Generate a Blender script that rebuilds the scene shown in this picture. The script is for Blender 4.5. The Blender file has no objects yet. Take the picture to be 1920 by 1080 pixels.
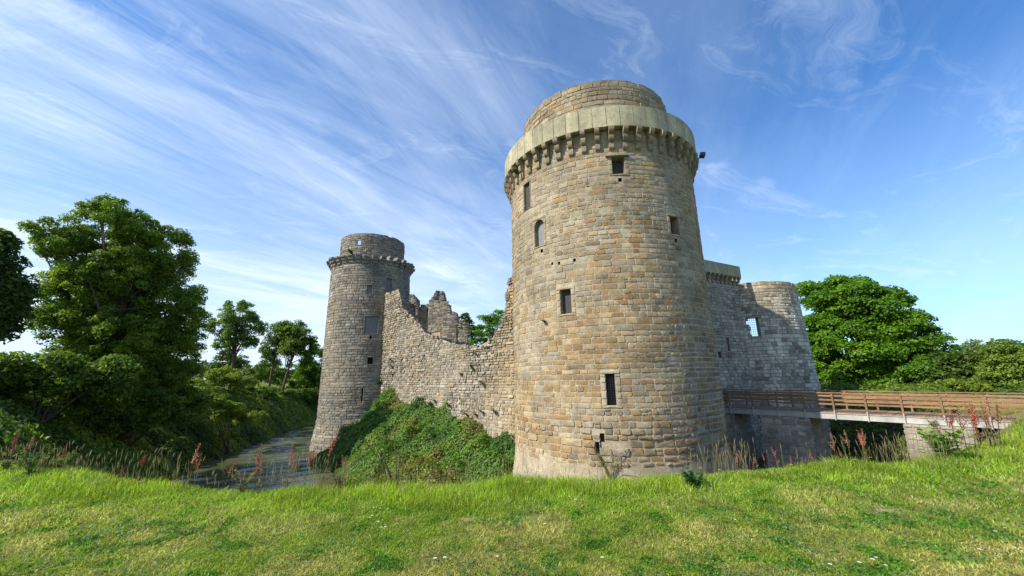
import bpy, math, random
import numpy as np
from mathutils import Vector, noise as mnoise

# ------------------------------------------------------------------ camera, world, sun, exposure
SC = bpy.context.scene
COL = SC.collection
EYE = 1.6
PITCH, ROLL = math.radians(12.7), math.radians(-1.22)
cam_d = bpy.data.cameras.new('camera')
cam = bpy.data.objects.new('camera', cam_d)
COL.objects.link(cam)
cam_d.sensor_width = 36.0
cam_d.lens = 36.0 * 731.0 / 1920.0
cam_d.clip_start = 0.05
cam_d.clip_end = 5000.0
cam.location = (0, 0, EYE)
from mathutils import Matrix
_F = Vector((0, math.cos(PITCH), math.sin(PITCH)))
_U = Vector((0, -math.sin(PITCH), math.cos(PITCH)))
_R = Vector((1, 0, 0))
_r = math.cos(ROLL) * _R + math.sin(ROLL) * _U
_u = math.cos(ROLL) * _U - math.sin(ROLL) * _R
cam.rotation_euler = Matrix((( _r.x, _u.x, -_F.x), (_r.y, _u.y, -_F.y), (_r.z, _u.z, -_F.z))).to_euler()
SC.camera = cam

SUN_AZ = math.radians(-65)      # measured from -Y towards +X
SUN_EL = math.radians(41)
sdir = Vector((math.sin(SUN_AZ) * math.cos(SUN_EL), -math.cos(SUN_AZ) * math.cos(SUN_EL), math.sin(SUN_EL)))
sl = bpy.data.lights.new('sun', 'SUN')
sl.energy = 4.6
sl.angle = math.radians(0.55)
sl.color = (1.0, 0.93, 0.80)
so = bpy.data.objects.new('sun', sl)
COL.objects.link(so)
so.rotation_euler = sdir.to_track_quat('Z', 'Y').to_euler()
so.location = (-40, -20, 60)

SC.view_settings.view_transform = 'Standard'
SC.view_settings.look = 'None'
SC.view_settings.gamma = 1.0
SC.view_settings.exposure = 0.62
SC.render.engine = 'CYCLES'
SC.cycles.use_denoising = True
SC.cycles.max_bounces = 6
SC.cycles.diffuse_bounces = 3
SC.cycles.transmission_bounces = 3
SC.cycles.transparent_max_bounces = 4
SC.cycles.sample_clamp_indirect = 8.0


class NT:
    """Small node-tree helper."""
    def __init__(s, tree):
        s.t = tree
        tree.nodes.clear()

    def n(s, typ, inp=None, **kw):
        nd = s.t.nodes.new(typ)
        for k, v in kw.items():
            setattr(nd, k, v)
        for k, v in (inp or {}).items():
            s.put(nd.inputs[k], v)
        return nd

    def put(s, sock, v):
        if isinstance(v, bpy.types.NodeSocket):
            s.t.links.new(v, sock)
        elif isinstance(v, bpy.types.Node):
            s.t.links.new(v.outputs[0], sock)
        else:
            sock.default_value = v

    def math(s, op, a, b=0.0, clamp=False):
        nd = s.t.nodes.new('ShaderNodeMath')
        nd.operation = op
        nd.use_clamp = clamp
        s.put(nd.inputs[0], a)
        s.put(nd.inputs[1], b)
        return nd.outputs[0]

    def mix(s, f, a, b, blend='MIX'):
        nd = s.t.nodes.new('ShaderNodeMix')
        nd.data_type = 'RGBA'
        nd.blend_type = blend
        s.put(nd.inputs[0], f)
        s.put(nd.inputs[6], a)
        s.put(nd.inputs[7], b)
        return nd.outputs[2]

    def ramp(s, f, stops):
        nd = s.t.nodes.new('ShaderNodeValToRGB')
        e = nd.color_ramp.elements
        while len(e) < len(stops):
            e.new(0.5)
        for i, (p, c) in enumerate(stops):
            e[i].position = p
            e[i].color = (c, c, c, 1) if isinstance(c, (int, float)) else tuple(c) + (1,)
        s.put(nd.inputs[0], f)
        return nd.outputs[0]

    def noise(s, vec, scale, detail=4.0, rough=0.55, dist=0.0):
        nd = s.n('ShaderNodeTexNoise', {'Scale': scale, 'Detail': detail, 'Roughness': rough, 'Distortion': dist})
        if vec is not None:
            s.put(nd.inputs['Vector'], vec)
        return nd.outputs['Fac']


world = bpy.data.worlds.new('World')
SC.world = world
world.use_nodes = True
W = NT(world.node_tree)
sky = W.n('ShaderNodeTexSky', sky_type='NISHITA', sun_disc=False, sun_elevation=SUN_EL,
          sun_rotation=math.atan2(sdir.x, sdir.y), altitude=60, air_density=1.0, dust_density=0.35, ozone_density=2.6)
tc = W.n('ShaderNodeTexCoord')
sep = W.n('ShaderNodeSeparateXYZ', {0: tc.outputs['Generated']})
zz = W.math('MAXIMUM', W.math('ADD', sep.outputs[2], 0.10), 0.03)
px = W.math('DIVIDE', sep.outputs[0], zz)
py = W.math('DIVIDE', sep.outputs[1], zz)
pv = W.n('ShaderNodeCombineXYZ', {0: px, 1: py, 2: 0.0})
# cirrus: long streaks on a flat high layer running towards one vanishing point, broken up by larger patches
def streaks(rot, sx, sy, loc, warp_amt, scale, detail, rough):
    a = W.n('ShaderNodeMapping', {'Vector': pv.outputs[0], 'Rotation': (0, 0, math.radians(rot))})
    b = W.n('ShaderNodeMapping', {'Vector': a.outputs[0], 'Scale': (sx, sy, 1.0), 'Location': loc})
    wn = W.n('ShaderNodeTexNoise', {'Vector': b.outputs[0], 'Scale': 0.8, 'Detail': 3.0})
    ws = W.n('ShaderNodeVectorMath', {0: wn.outputs['Color'], 1: (warp_amt, warp_amt, 0)}, operation='MULTIPLY')
    wa = W.n('ShaderNodeVectorMath', {0: b.outputs[0], 1: ws.outputs[0]}, operation='ADD')
    return W.noise(wa.outputs[0], scale, detail, rough)


c1 = streaks(-52, 0.34, 1.15, (0.4, 2.0, 0), 1.3, 1.5, 10.0, 0.60)      # broad veils
c2 = streaks(-66, 0.55, 3.2, (3.1, 1.7, 0), 1.6, 1.3, 9.0, 0.70)        # combed fibres
c3 = streaks(-20, 1.2, 2.4, (7.3, 0.2, 0), 2.2, 1.6, 9.0, 0.72)         # small wisps
big = W.noise(pv.outputs[0], 0.75, 3.0, 0.5)
left = W.ramp(W.math('ADD', W.math('MULTIPLY', sep.outputs[0], -0.5), 0.5), [(0.22, 0.20), (0.45, 0.34), (0.60, 0.88), (1.0, 1.0)])
a1 = W.ramp(c1, [(0.37, 0.0), (0.74, 1.0)])
a2 = W.ramp(c2, [(0.46, 0.0), (0.76, 1.0)])
a3 = W.ramp(c3, [(0.54, 0.0), (0.82, 1.0)])
bigm = W.ramp(big, [(0.36, 0.35), (0.60, 1.0)])
cl = W.math('MULTIPLY', W.math('ADD', W.math('MULTIPLY', a1, 0.80), W.math('MULTIPLY', a2, 0.45)), W.math('MULTIPLY', left, bigm))
cl = W.math('ADD', W.math('ADD', cl, W.math('MULTIPLY', left, 0.10)), W.math('MULTIPLY', a3, 0.35))
low = W.ramp(sep.outputs[2], [(0.0, 0.85), (0.10, 0.66), (0.30, 0.30), (0.50, 0.0)])
veil = W.math('MULTIPLY', low, W.math('ADD', W.math('MULTIPLY', left, 0.45), 0.50))
cl = W.math('MINIMUM', W.math('ADD', cl, veil), 0.93)
skyc = W.mix(1.0, sky.outputs[0], (0.50, 1.02, 1.46, 1), 'MULTIPLY')
cloud = W.mix(cl, skyc, (6.4, 7.5, 9.1, 1))
bg = W.n('ShaderNodeBackground', {'Color': cloud, 'Strength': 0.094})
W.n('ShaderNodeOutputWorld', {'Surface': bg.outputs[0]})

# ------------------------------------------------------------------ helpers
RNG = random.Random(7)
NR = np.random.RandomState(11)


def tag(o, label=None, cat=None, group=None, kind=None):
    if label: o['label'] = label
    if cat: o['category'] = cat
    if group: o['group'] = group
    if kind: o['kind'] = kind
    return o


def empty(name, loc=(0, 0, 0), rz=0.0):
    o = bpy.data.objects.new(name, None)
    COL.objects.link(o)
    o.location = loc
    o.rotation_euler = (0, 0, rz)
    o.empty_display_size = 0.3
    return o


def link(name, me, mat, parent=None):
    o = bpy.data.objects.new(name, me)
    COL.objects.link(o)
    if mat is not None and len(me.materials) == 0:
        me.materials.append(mat)
    if parent is not None:
        o.parent = parent
    return o


class MB:
    """Mesh collector with a colour per vertex."""
    def __init__(s):
        s.v, s.f, s.c = [], [], []

    def add(s, vs, fs, col=(0.5, 0.5, 0.5)):
        b = len(s.v)
        s.v.extend(vs)
        s.c.extend([col] * len(vs))
        s.f.extend([tuple(i + b for i in f) for f in fs])

    def box(s, x0, x1, y0, y1, z0, z1, col=(0.5, 0.5, 0.5), jit=0.0, M=None):
        vs = [(x, y, z) for x in (x0, x1) for y in (y0, y1) for z in (z0, z1)]
        if jit:
            vs = [tuple(a + RNG.uniform(-jit, jit) for a in v) for v in vs]
        if M is not None:
            vs = [tuple(M @ Vector(v)) for v in vs]
        s.add(vs, [(0, 1, 3, 2), (4, 6, 7, 5), (0, 4, 5, 1), (2, 3, 7, 6), (0, 2, 6, 4), (1, 5, 7, 3)], col)

    def bar(s, p, q, w, h, col=(0.5, 0.5, 0.5), up=(0, 0, 1), bev=0.0):
        p, q = Vector(p), Vector(q)
        d = (q - p).normalized()
        u = Vector(up)
        side = d.cross(u).normalized()
        u = side.cross(d).normalized()
        ring = [(-1, -1), (1, -1), (1, 1), (-1, 1)]
        vs = [tuple(e + side * (a * w / 2) + u * (b * h / 2)) for e in (p, q) for a, b in ring]
        s.add(vs, [(0, 3, 2, 1), (4, 5, 6, 7), (0, 1, 5, 4), (1, 2, 6, 5), (2, 3, 7, 6), (3, 0, 4, 7)], col)

    def tube(s, pts, rads, n=6, col=(0.5, 0.5, 0.5), cap=True):
        pts = [Vector(p) for p in pts]
        base = len(s.v)
        prev = None
        for i, p in enumerate(pts):
            d = (pts[min(i + 1, len(pts) - 1)] - pts[max(i - 1, 0)]).normalized()
            if prev is None:
                a = d.orthogonal().normalized()
            else:
                a = (prev - d * prev.dot(d)).normalized()
            prev = a
            b = d.cross(a)
            for k in range(n):
                t = 2 * math.pi * k / n
                s.v.append(tuple(p + (a * math.cos(t) + b * math.sin(t)) * rads[i]))
                s.c.append(col)
        for i in range(len(pts) - 1):
            for k in range(n):
                k2 = (k + 1) % n
                s.f.append((base + i * n + k, base + i * n + k2, base + (i + 1) * n + k2, base + (i + 1) * n + k))
        if cap:
            e = base + (len(pts) - 1) * n
            s.f.append(tuple(base + k for k in range(n))[::-1])
            s.f.append(tuple(e + k for k in range(n)))

    def build(s, name, mat, parent=None, smooth=False):
        me = bpy.data.meshes.new(name)
        me.from_pydata(s.v, [], s.f)
        at = me.color_attributes.new('Col', 'FLOAT_COLOR', 'POINT')
        a = np.ones((len(s.v), 4), dtype=np.float32)
        a[:, :3] = np.array(s.c, dtype=np.float32).reshape(-1, 3)
        at.data.foreach_set('color', a.ravel())
        me.polygons.foreach_set('use_smooth', [smooth] * len(me.polygons))
        me.update()
        return link(name, me, mat, parent)


def np_mesh(name, verts, faces_n, nper, cols, mat, parent=None):
    """verts (N,3); faces are consecutive runs given as index array (F,nper)."""
    me = bpy.data.meshes.new(name)
    verts = np.ascontiguousarray(verts, dtype=np.float32)
    me.vertices.add(len(verts))
    me.vertices.foreach_set('co', verts.ravel())
    F = len(faces_n)
    me.loops.add(F * nper)
    me.loops.foreach_set('vertex_index', np.ascontiguousarray(faces_n, dtype=np.int32).ravel())
    me.polygons.add(F)
    me.polygons.foreach_set('loop_start', np.arange(0, F * nper, nper, dtype=np.int32))
    me.update(calc_edges=True)
    at = me.color_attributes.new('Col', 'FLOAT_COLOR', 'POINT')
    a = np.ones((len(verts), 4), dtype=np.float32)
    a[:, :3] = cols
    at.data.foreach_set('color', a.ravel())
    return link(name, me, mat, parent)


def hsh(ix, iy, iz, seed):
    h = (ix * 374761393 + iy * 668265263 + iz * 2147483647 + seed * 144269) & 0xffffffff
    h = ((h ^ (h >> 13)) * 1274126177) & 0xffffffff
    return ((h ^ (h >> 16)) & 0xffffff) / float(0xffffff)


def vnoise(x, y, z=None, seed=0):
    x = np.asarray(x, float); y = np.asarray(y, float)
    z = np.zeros_like(x) if z is None else np.asarray(z, float)
    xi, yi, zi = np.floor(x).astype(np.int64), np.floor(y).astype(np.int64), np.floor(z).astype(np.int64)
    fx, fy, fz = x - xi, y - yi, z - zi
    fx, fy, fz = fx * fx * (3 - 2 * fx), fy * fy * (3 - 2 * fy), fz * fz * (3 - 2 * fz)
    r = 0
    for a in (0, 1):
        for b in (0, 1):
            for c in (0, 1):
                w = (fx if a else 1 - fx) * (fy if b else 1 - fy) * (fz if c else 1 - fz)
                r = r + w * hsh(xi + a, yi + b, zi + c, seed)
    return r


def fnoise(x, y, z=None, seed=0, oct=3):
    r, a, t = 0, 1.0, 0
    for i in range(oct):
        k = 2 ** i
        r = r + a * vnoise(np.asarray(x) * k, np.asarray(y) * k, None if z is None else np.asarray(z) * k, seed + i)
        t += a
        a *= 0.5
    return r / t


def n1(x, y, z, seed=0.0):
    return mnoise.noise(Vector((x + seed, y + seed * 1.7, z - seed * 0.6)))


# ------------------------------------------------------------------ materials
def mat_new(name):
    m = bpy.data.materials.new(name)
    m.use_nodes = True
    return m, NT(m.node_tree)


def stone_mat(name, lichen=(0.42, 0.24, 0.04), lich_amt=0.5, white_amt=0.4, streak=0.35, bump=0.5, tint=(1, 1, 1)):
    m, T = mat_new(name)
    at = T.n('ShaderNodeAttribute', attribute_name='Col')
    geo = T.n('ShaderNodeNewGeometry')
    P = geo.outputs['Position']
    fine = T.noise(P, 14.0, 6.0, 0.65)
    mid = T.noise(P, 3.2, 5.0, 0.6)
    large = T.noise(P, 0.35, 4.0, 0.6)
    base = T.mix(1.0, at.outputs['Color'], tuple(tint) + (1,), 'MULTIPLY')
    base = T.mix(1.0, base, T.ramp(fine, [(0.25, 0.62), (0.5, 1.0), (0.78, 1.34)]), 'MULTIPLY')
    base = T.mix(1.0, base, T.ramp(mid, [(0.28, 0.74), (0.55, 1.04), (0.75, 1.18)]), 'MULTIPLY')
    base = T.mix(1.0, base, T.ramp(T.noise(P, 0.55, 3.0, 0.55), [(0.30, 0.72), (0.55, 1.0), (0.72, 1.15)]), 'MULTIPLY')
    # vertical rain streaks
    mp = T.n('ShaderNodeMapping', {'Vector': P, 'Scale': (1.6, 1.6, 0.12)})
    st = T.ramp(T.noise(mp.outputs[0], 1.3, 5.0, 0.6), [(0.42, 0.0), (0.72, 1.0)])
    base = T.mix(T.math('MULTIPLY', st, streak), base, (0.16, 0.15, 0.13, 1))
    wh = T.math('MULTIPLY', T.ramp(T.noise(P, 1.9, 8.0, 0.75), [(0.57, 0.0), (0.66, 1.0)]), white_amt)
    base = T.mix(wh, base, (0.50, 0.49, 0.44, 1))
    li = T.math('MULTIPLY', T.ramp(T.noise(P, 2.6, 8.0, 0.78, 0.4), [(0.57, 0.0), (0.65, 1.0)]), T.ramp(large, [(0.44, 0.0), (0.56, lich_amt)]))
    base = T.mix(li, base, tuple(lichen) + (1,))
    bp = T.n('ShaderNodeBump', {'Strength': bump, 'Distance': 0.03, 'Height': T.math('ADD', T.math('MULTIPLY', fine, 0.6), mid)})
    bs = T.n('ShaderNodeBsdfPrincipled', {'Base Color': base, 'Roughness': 0.92, 'Specular IOR Level': 0.15, 'Normal': bp.outputs[0]})
    T.n('ShaderNodeOutputMaterial', {'Surface': bs.outputs[0]})
    return m


def leaf_mat(name, trans=0.35, rough=0.5, spec=0.25):
    m, T = mat_new(name)
    at = T.n('ShaderNodeAttribute', attribute_name='Col')
    bs = T.n('ShaderNodeBsdfPrincipled', {'Base Color': at.outputs['Color'], 'Roughness': rough, 'Specular IOR Level': spec})
    tr = T.n('ShaderNodeBsdfTranslucent', {'Color': T.mix(1.0, at.outputs['Color'], (1.25, 1.35, 0.6, 1), 'MULTIPLY')})
    mx = T.n('ShaderNodeMixShader', {0: trans, 1: bs.outputs[0], 2: tr.outputs[0]})
    T.n('ShaderNodeOutputMaterial', {'Surface': mx.outputs[0]})
    return m


def plain_mat(name, col, rough=0.8, var=0.3, scale=6.0, use_attr=False, metal=0.0, stretch=(1, 1, 1), spec=0.3):
    m, T = mat_new(name)
    geo = T.n('ShaderNodeTexCoord')
    mp = T.n('ShaderNodeMapping', {'Vector': geo.outputs['Object'], 'Scale': stretch})
    n = T.noise(mp.outputs[0], scale, 6.0, 0.65)
    c = T.n('ShaderNodeAttribute', attribute_name='Col').outputs['Color'] if use_attr else tuple(col) + (1,)
    c = T.mix(1.0, c, T.ramp(n, [(0.25, 1 - var), (0.75, 1 + var)]), 'MULTIPLY')
    bp = T.n('ShaderNodeBump', {'Strength': 0.3, 'Distance': 0.02, 'Height': n})
    bs = T.n('ShaderNodeBsdfPrincipled', {'Base Color': c, 'Roughness': rough, 'Metallic': metal, 'Specular IOR Level': spec, 'Normal': bp.outputs[0]})
    T.n('ShaderNodeOutputMaterial', {'Surface': bs.outputs[0]})
    return m


M_BIG = stone_mat('ochre_granite', lich_amt=0.95, white_amt=0.35, streak=0.28, tint=(0.82, 0.755, 0.66))
M_GREY = stone_mat('grey_granite', lich_amt=0.35, white_amt=0.3, streak=0.40, tint=(0.78, 0.77, 0.755))
M_DARKST = stone_mat('weathered_granite', lich_amt=0.3, white_amt=0.75, streak=0.45, tint=(1.24, 1.14, 1.0))
M_RUBBLE = stone_mat('rubble_stone', lich_amt=0.4, white_amt=0.4, streak=0.5, bump=0.8, tint=(0.86, 0.82, 0.76))
M_CONC = stone_mat('parapet_concrete', lichen=(0.22, 0.20, 0.09), lich_amt=0.6, white_amt=0.05, streak=0.6, bump=0.15, tint=(0.92, 0.90, 0.80))
M_LEAF = leaf_mat('foliage', trans=0.42)
M_GRASS = leaf_mat('grass_blades', trans=0.45, rough=0.45, spec=0.3)
M_BARK = plain_mat('bark', (0.10, 0.075, 0.05), 0.95, 0.5, 5.0, stretch=(1, 1, 0.25))
M_WOOD = plain_mat('weathered_brown_timber', (0.25, 0.125, 0.055), 0.8, 0.4, 5.0, use_attr=True, stretch=(1, 1, 3))
M_GIRD = plain_mat('pale_girder_paint', (0.40, 0.39, 0.36), 0.75, 0.3, 2.0)
M_BLACK = plain_mat('dark_recess', (0.025, 0.023, 0.02), 0.95, 0.3)  # near-black colour stands in for the darkness inside openings
M_SHUT = plain_mat('dark_window_board', (0.06, 0.058, 0.052), 0.85, 0.35, 8.0, stretch=(4, 4, 0.5))
M_GSHUT = plain_mat('grey_shutter_paint', (0.20, 0.205, 0.21), 0.7, 0.2, 3.0)
M_IRON = plain_mat('iron', (0.06, 0.06, 0.065), 0.5, 0.2, 10.0, metal=0.6)
M_PETAL = leaf_mat('petals', trans=0.25)

# ------------------------------------------------------------------ terrain
BRINK = [(-62, 120), (-44, 90), (-38.5, 70), (-38, 55), (-38, 45), (-36.5, 32), (-30, 20), (-20, 11.6), (-9.9, 7.9), (-6.8, 6.6), (-3.8, 5.9),
         (-1.7, 5.8), (-0.1, 5.8), (1.9, 6.0), (3.3, 6.3), (4.8, 6.6), (7.2, 6.9), (10.0, 8.2), (14.2, 10.7), (19.4, 14.9), (24.2, 17.9), (28, 22), (33, 36),
         (36, 60), (37, 90), (50, 120)]
CW_A, CW_B = np.array([-14.6, 43.8]), np.array([0.6, 27.5])
CW_D = (CW_B - CW_A) / np.hypot(*(CW_B - CW_A))
CW_N = np.array([CW_D[1], -CW_D[0]])        # towards the camera side


def sd_poly(X, Y, poly):
    """positive outside the moat region (on the outer land), negative inside it"""
    P = np.array(poly, float)
    best = np.full(X.shape, 1e9)
    inside = np.zeros(X.shape, bool)
    n = len(P)
    for i in range(n):
        a, b = P[i], P[(i + 1) % n]
        e = b - a
        t = np.clip(((X - a[0]) * e[0] + (Y - a[1]) * e[1]) / (e @ e), 0, 1)
        d = np.hypot(X - a[0] - t * e[0], Y - a[1] - t * e[1])
        best = np.minimum(best, d)
        c = ((a[1] > Y) != (b[1] > Y)) & (X < (b[0] - a[0]) * (Y - a[1]) / ((b[1] - a[1]) if b[1] != a[1] else 1e-9) + a[0])
        inside ^= c
    return np.where(inside, -best, best)


ISLE = [(-14.6, 43.8), (0.6, 27.5), (6.3, 26.0), (12, 30.2), (21, 35.4), (24, 40), (22, 62), (0, 70), (-16, 62), (-18, 47.5)]
WATER_Z = -5.7


def height(X, Y):
    X = np.asarray(X, float); Y = np.asarray(Y, float)
    d = sd_poly(X, Y, BRINK)
    wob = (fnoise(X * 0.25, Y * 0.25, seed=3) - 0.5)
    top = 1.5 / (1 + np.exp((X + 22) / 3.0)) + np.where(X > 14, -0.045 * (np.minimum(X, 30) - 14), 0)
    top = top + wob * np.clip((np.hypot(X, Y) - 12) / 30, 0, 1) * 0.8 + (fnoise(X * 0.9, Y * 0.9, seed=9) - 0.5) * 0.07
    far = np.clip((np.hypot(X, Y) - 90) / 200, 0, 1)
    top = top + far * 2.0 * (fnoise(X * 0.01, Y * 0.01, seed=5))
    dip = np.clip((Y - 46) / 20, 0, 1) * np.clip((-20 - X) / 6, 0, 1) * np.clip((150 - Y) / 40, 0, 1)
    top = top - 3.4 * dip * dip * (3 - 2 * dip)
    # rounded shoulder then slope
    q = np.maximum(-d - 0.15, 0)
    slope = np.where(X < -20, np.interp(Y, [32, 52], [0.80, 1.20]), 1.05)
    drop = slope * (q * q / (q + 0.8))
    outer = top - drop + np.clip(q, 0, 1) * (fnoise(X * 0.5, Y * 0.5, seed=21) - 0.5) * 1.1
    # island
    di = sd_poly(X, Y, ISLE)
    s = (X - CW_A[0]) * CW_D[0] + (Y - CW_A[1]) * CW_D[1]
    foot = np.interp(s, [-7, -3.5, 0, 2.5, 10, 15, 19, 22, 26, 30], [-6.2, -4.4, -1.7, -0.4, -1.2, -2.0, -2.6, -3.2, -4.6, -5.2])
    foot = np.where(X > 10, -5.3, foot)
    isl = foot - np.maximum(di, 0) * np.interp(s, [0, 8, 12, 20], [0.74, 0.68, 0.54, 0.44]) + (fnoise(X * 0.6, Y * 0.6, seed=31) - 0.5) * 0.7
    isl = np.where(di < -1.0, -1.0, isl)
    return np.maximum(np.maximum(np.where(d > 0, top, outer), isl), -7.0 + wob * 0.4)


def axis(lo, hi, fine_lo, fine_hi, st, g=1.12):
    a = list(np.arange(fine_lo, fine_hi, st))
    s, x = st, a[-1]
    while x < hi:
        s *= g; x += s; a.append(x)
    s, x = st, a[0]
    pre = []
    while x > lo:
        s *= g; x -= s; pre.append(x)
    return np.array(pre[::-1] + a)


gx = axis(-1500, 1500, -42, 34, 0.3)
gy = axis(-200, 2500, -2, 66, 0.3)
GX, GY = np.meshgrid(gx, gy, indexing='ij')
GZ = height(GX, GY)
nx, ny = GX.shape
idx = np.arange(nx * ny).reshape(nx, ny)
fc = np.stack([idx[:-1, :-1], idx[1:, :-1], idx[1:, 1:], idx[:-1, 1:]], -1).reshape(-1, 4)
BARE = [(0.19, 4.98, .17, .085), (-0.58, 4.97, .09, .06), (-0.78, 4.45, .08, .05), (-0.32, 4.38, .07, .04), (0.35, 4.18, .07, .04), (4.17, 4.95, .12, .05),
        (-3.5, 4.4, .10, .05), (-5.0, 5.0, .10, .05), (1.6, 4.1, .09, .04), (-1.9, 3.95, .08, .04)]


def bare_mask(x, y):
    r = np.zeros_like(x)
    for bx, by, a, b in BARE:
        q = ((x - bx) / a) ** 2 + ((y - by) / b) ** 2
        r = np.maximum(r, np.clip((1.9 - q) * 1.2, 0, 1))
    return np.clip(r * (0.30 + 1.5 * fnoise(x * 9, y * 9, seed=77)), 0, 1)


gm, T = mat_new('ground_soil_and_grass')
geo = T.n('ShaderNodeNewGeometry')
n_a = T.noise(geo.outputs['Position'], 1.1, 6.0, 0.6)
n_b = T.noise(geo.outputs['Position'], 18.0, 5.0, 0.7)
gcol = T.mix(T.ramp(n_a, [(0.35, 0.0), (0.65, 1.0)]), (0.10, 0.135, 0.022, 1), (0.22, 0.21, 0.07, 1))
gcol = T.mix(1.0, gcol, T.ramp(n_b, [(0.25, 0.5), (0.75, 1.35)]), 'MULTIPLY')
sepz = T.n('ShaderNodeSeparateXYZ', {0: geo.outputs['Position']})
soil = T.mix(n_b, (0.045, 0.04, 0.02, 1), (0.09, 0.075, 0.045, 1))
gcol = T.mix(T.ramp(T.math('MULTIPLY', sepz.outputs[2], -0.25), [(0.15, 0.0), (0.5, 1.0)]), gcol, soil)
battr = T.n('ShaderNodeAttribute', attribute_name='Col')
gcol = T.mix(battr.outputs['Color'], gcol, (0.40, 0.31, 0.20, 1))
bp = T.n('ShaderNodeBump', {'Strength': 0.6, 'Distance': 0.05, 'Height': n_b})
bs = T.n('ShaderNodeBsdfPrincipled', {'Base Color': gcol, 'Roughness': 1.0, 'Specular IOR Level': 0.05, 'Normal': bp.outputs[0]})
T.n('ShaderNodeOutputMaterial', {'Surface': bs.outputs[0]})
zc = np.zeros((nx * ny, 3))
zc[:] = np.clip(bare_mask(GX, GY), 0, 1).reshape(-1, 1)
g = np_mesh('ground', np.stack([GX, GY, GZ], -1).reshape(-1, 3), fc, 4, zc, gm)
tag(g, kind='structure')
g.data.polygons.foreach_set('use_smooth', [True] * len(g.data.polygons))

# water in the moat
wm, T = mat_new('moat_water')
geo = T.n('ShaderNodeNewGeometry')
mpw = T.n('ShaderNodeMapping', {'Vector': geo.outputs['Position'], 'Rotation': (0, 0, 0.5), 'Scale': (1.0, 2.2, 1.0)})
w1 = T.noise(mpw.outputs[0], 2.4, 5.0, 0.6)
w2 = T.noise(geo.outputs['Position'], 0.12, 3.0, 0.5)
mpp = T.n('ShaderNodeMapping', {'Vector': geo.outputs['Position'], 'Rotation': (0, 0, 0.9), 'Scale': (0.35, 1.3, 1.0)})
wp = T.ramp(T.noise(mpp.outputs[0], 0.9, 4.0, 0.6), [(0.38, 0.25), (0.60, 1.0)])
wh_ = T.math('MULTIPLY', w1, wp)
bp = T.n('ShaderNodeBump', {'Strength': 0.6, 'Distance': 0.04, 'Height': wh_})
wc = T.mix(w2, (0.045, 0.055, 0.024, 1), (0.085, 0.092, 0.042, 1))
bs = T.n('ShaderNodeBsdfPrincipled', {'Base Color': wc, 'Roughness': 0.12, 'Specular IOR Level': 1.0, 'IOR': 1.33, 'Normal': bp.outputs[0]})
T.n('ShaderNodeOutputMaterial', {'Surface': bs.outputs[0]})
wx = axis(-64, 52, -36, -6, 0.17)
wy = axis(-6, 119, 22, 78, 0.17)
WX, WY = np.meshgrid(wx, wy, indexing='ij')
ca, sa = math.cos(0.5), math.sin(0.5)
WU, WV = WX * ca + WY * sa, -WX * sa + WY * ca
amp = 0.35 + 0.65 * fnoise(WU * 0.18, WV * 0.35, seed=141)
WZ = WATER_Z + amp * (0.17 * (fnoise(WU * 0.9, WV * 1.7, seed=143, oct=2) - 0.5) + 0.06 * np.sin(WV * 3.1 + 2.5 * fnoise(WU * 0.5, WV * 0.5, seed=145)))
nwx, nwy = WX.shape
wi = np.arange(nwx * nwy).reshape(nwx, nwy)
wf = np.stack([wi[:-1, :-1], wi[1:, :-1], wi[1:, 1:], wi[:-1, 1:]], -1).reshape(-1, 4)
wo = np_mesh('water', np.stack([WX, WY, WZ], -1).reshape(-1, 3), wf, 4, np.full((nwx * nwy, 3), 0.1), wm)
wo.data.polygons.foreach_set('use_smooth', [True] * len(wo.data.polygons))
tag(wo, kind='structure')


# ------------------------------------------------------------------ masonry
def shade(c, k):
    return tuple(x * k for x in c)


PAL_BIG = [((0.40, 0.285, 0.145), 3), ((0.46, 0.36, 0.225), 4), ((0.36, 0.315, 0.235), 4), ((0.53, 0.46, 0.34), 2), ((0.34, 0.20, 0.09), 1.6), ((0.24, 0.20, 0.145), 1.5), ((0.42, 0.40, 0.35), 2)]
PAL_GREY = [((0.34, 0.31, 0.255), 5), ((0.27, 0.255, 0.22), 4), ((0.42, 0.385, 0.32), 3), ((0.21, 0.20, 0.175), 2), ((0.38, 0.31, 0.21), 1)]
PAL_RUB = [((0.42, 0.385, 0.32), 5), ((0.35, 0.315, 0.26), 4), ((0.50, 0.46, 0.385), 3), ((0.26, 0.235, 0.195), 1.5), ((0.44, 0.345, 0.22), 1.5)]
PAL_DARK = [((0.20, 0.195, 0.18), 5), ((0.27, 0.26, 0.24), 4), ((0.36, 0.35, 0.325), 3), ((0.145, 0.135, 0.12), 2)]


def pick(pal, r):
    t = sum(w for _, w in pal)
    x = r.random() * t
    for c, w in pal:
        x -= w
        if x <= 0:
            return c
    return pal[-1][0]


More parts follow.
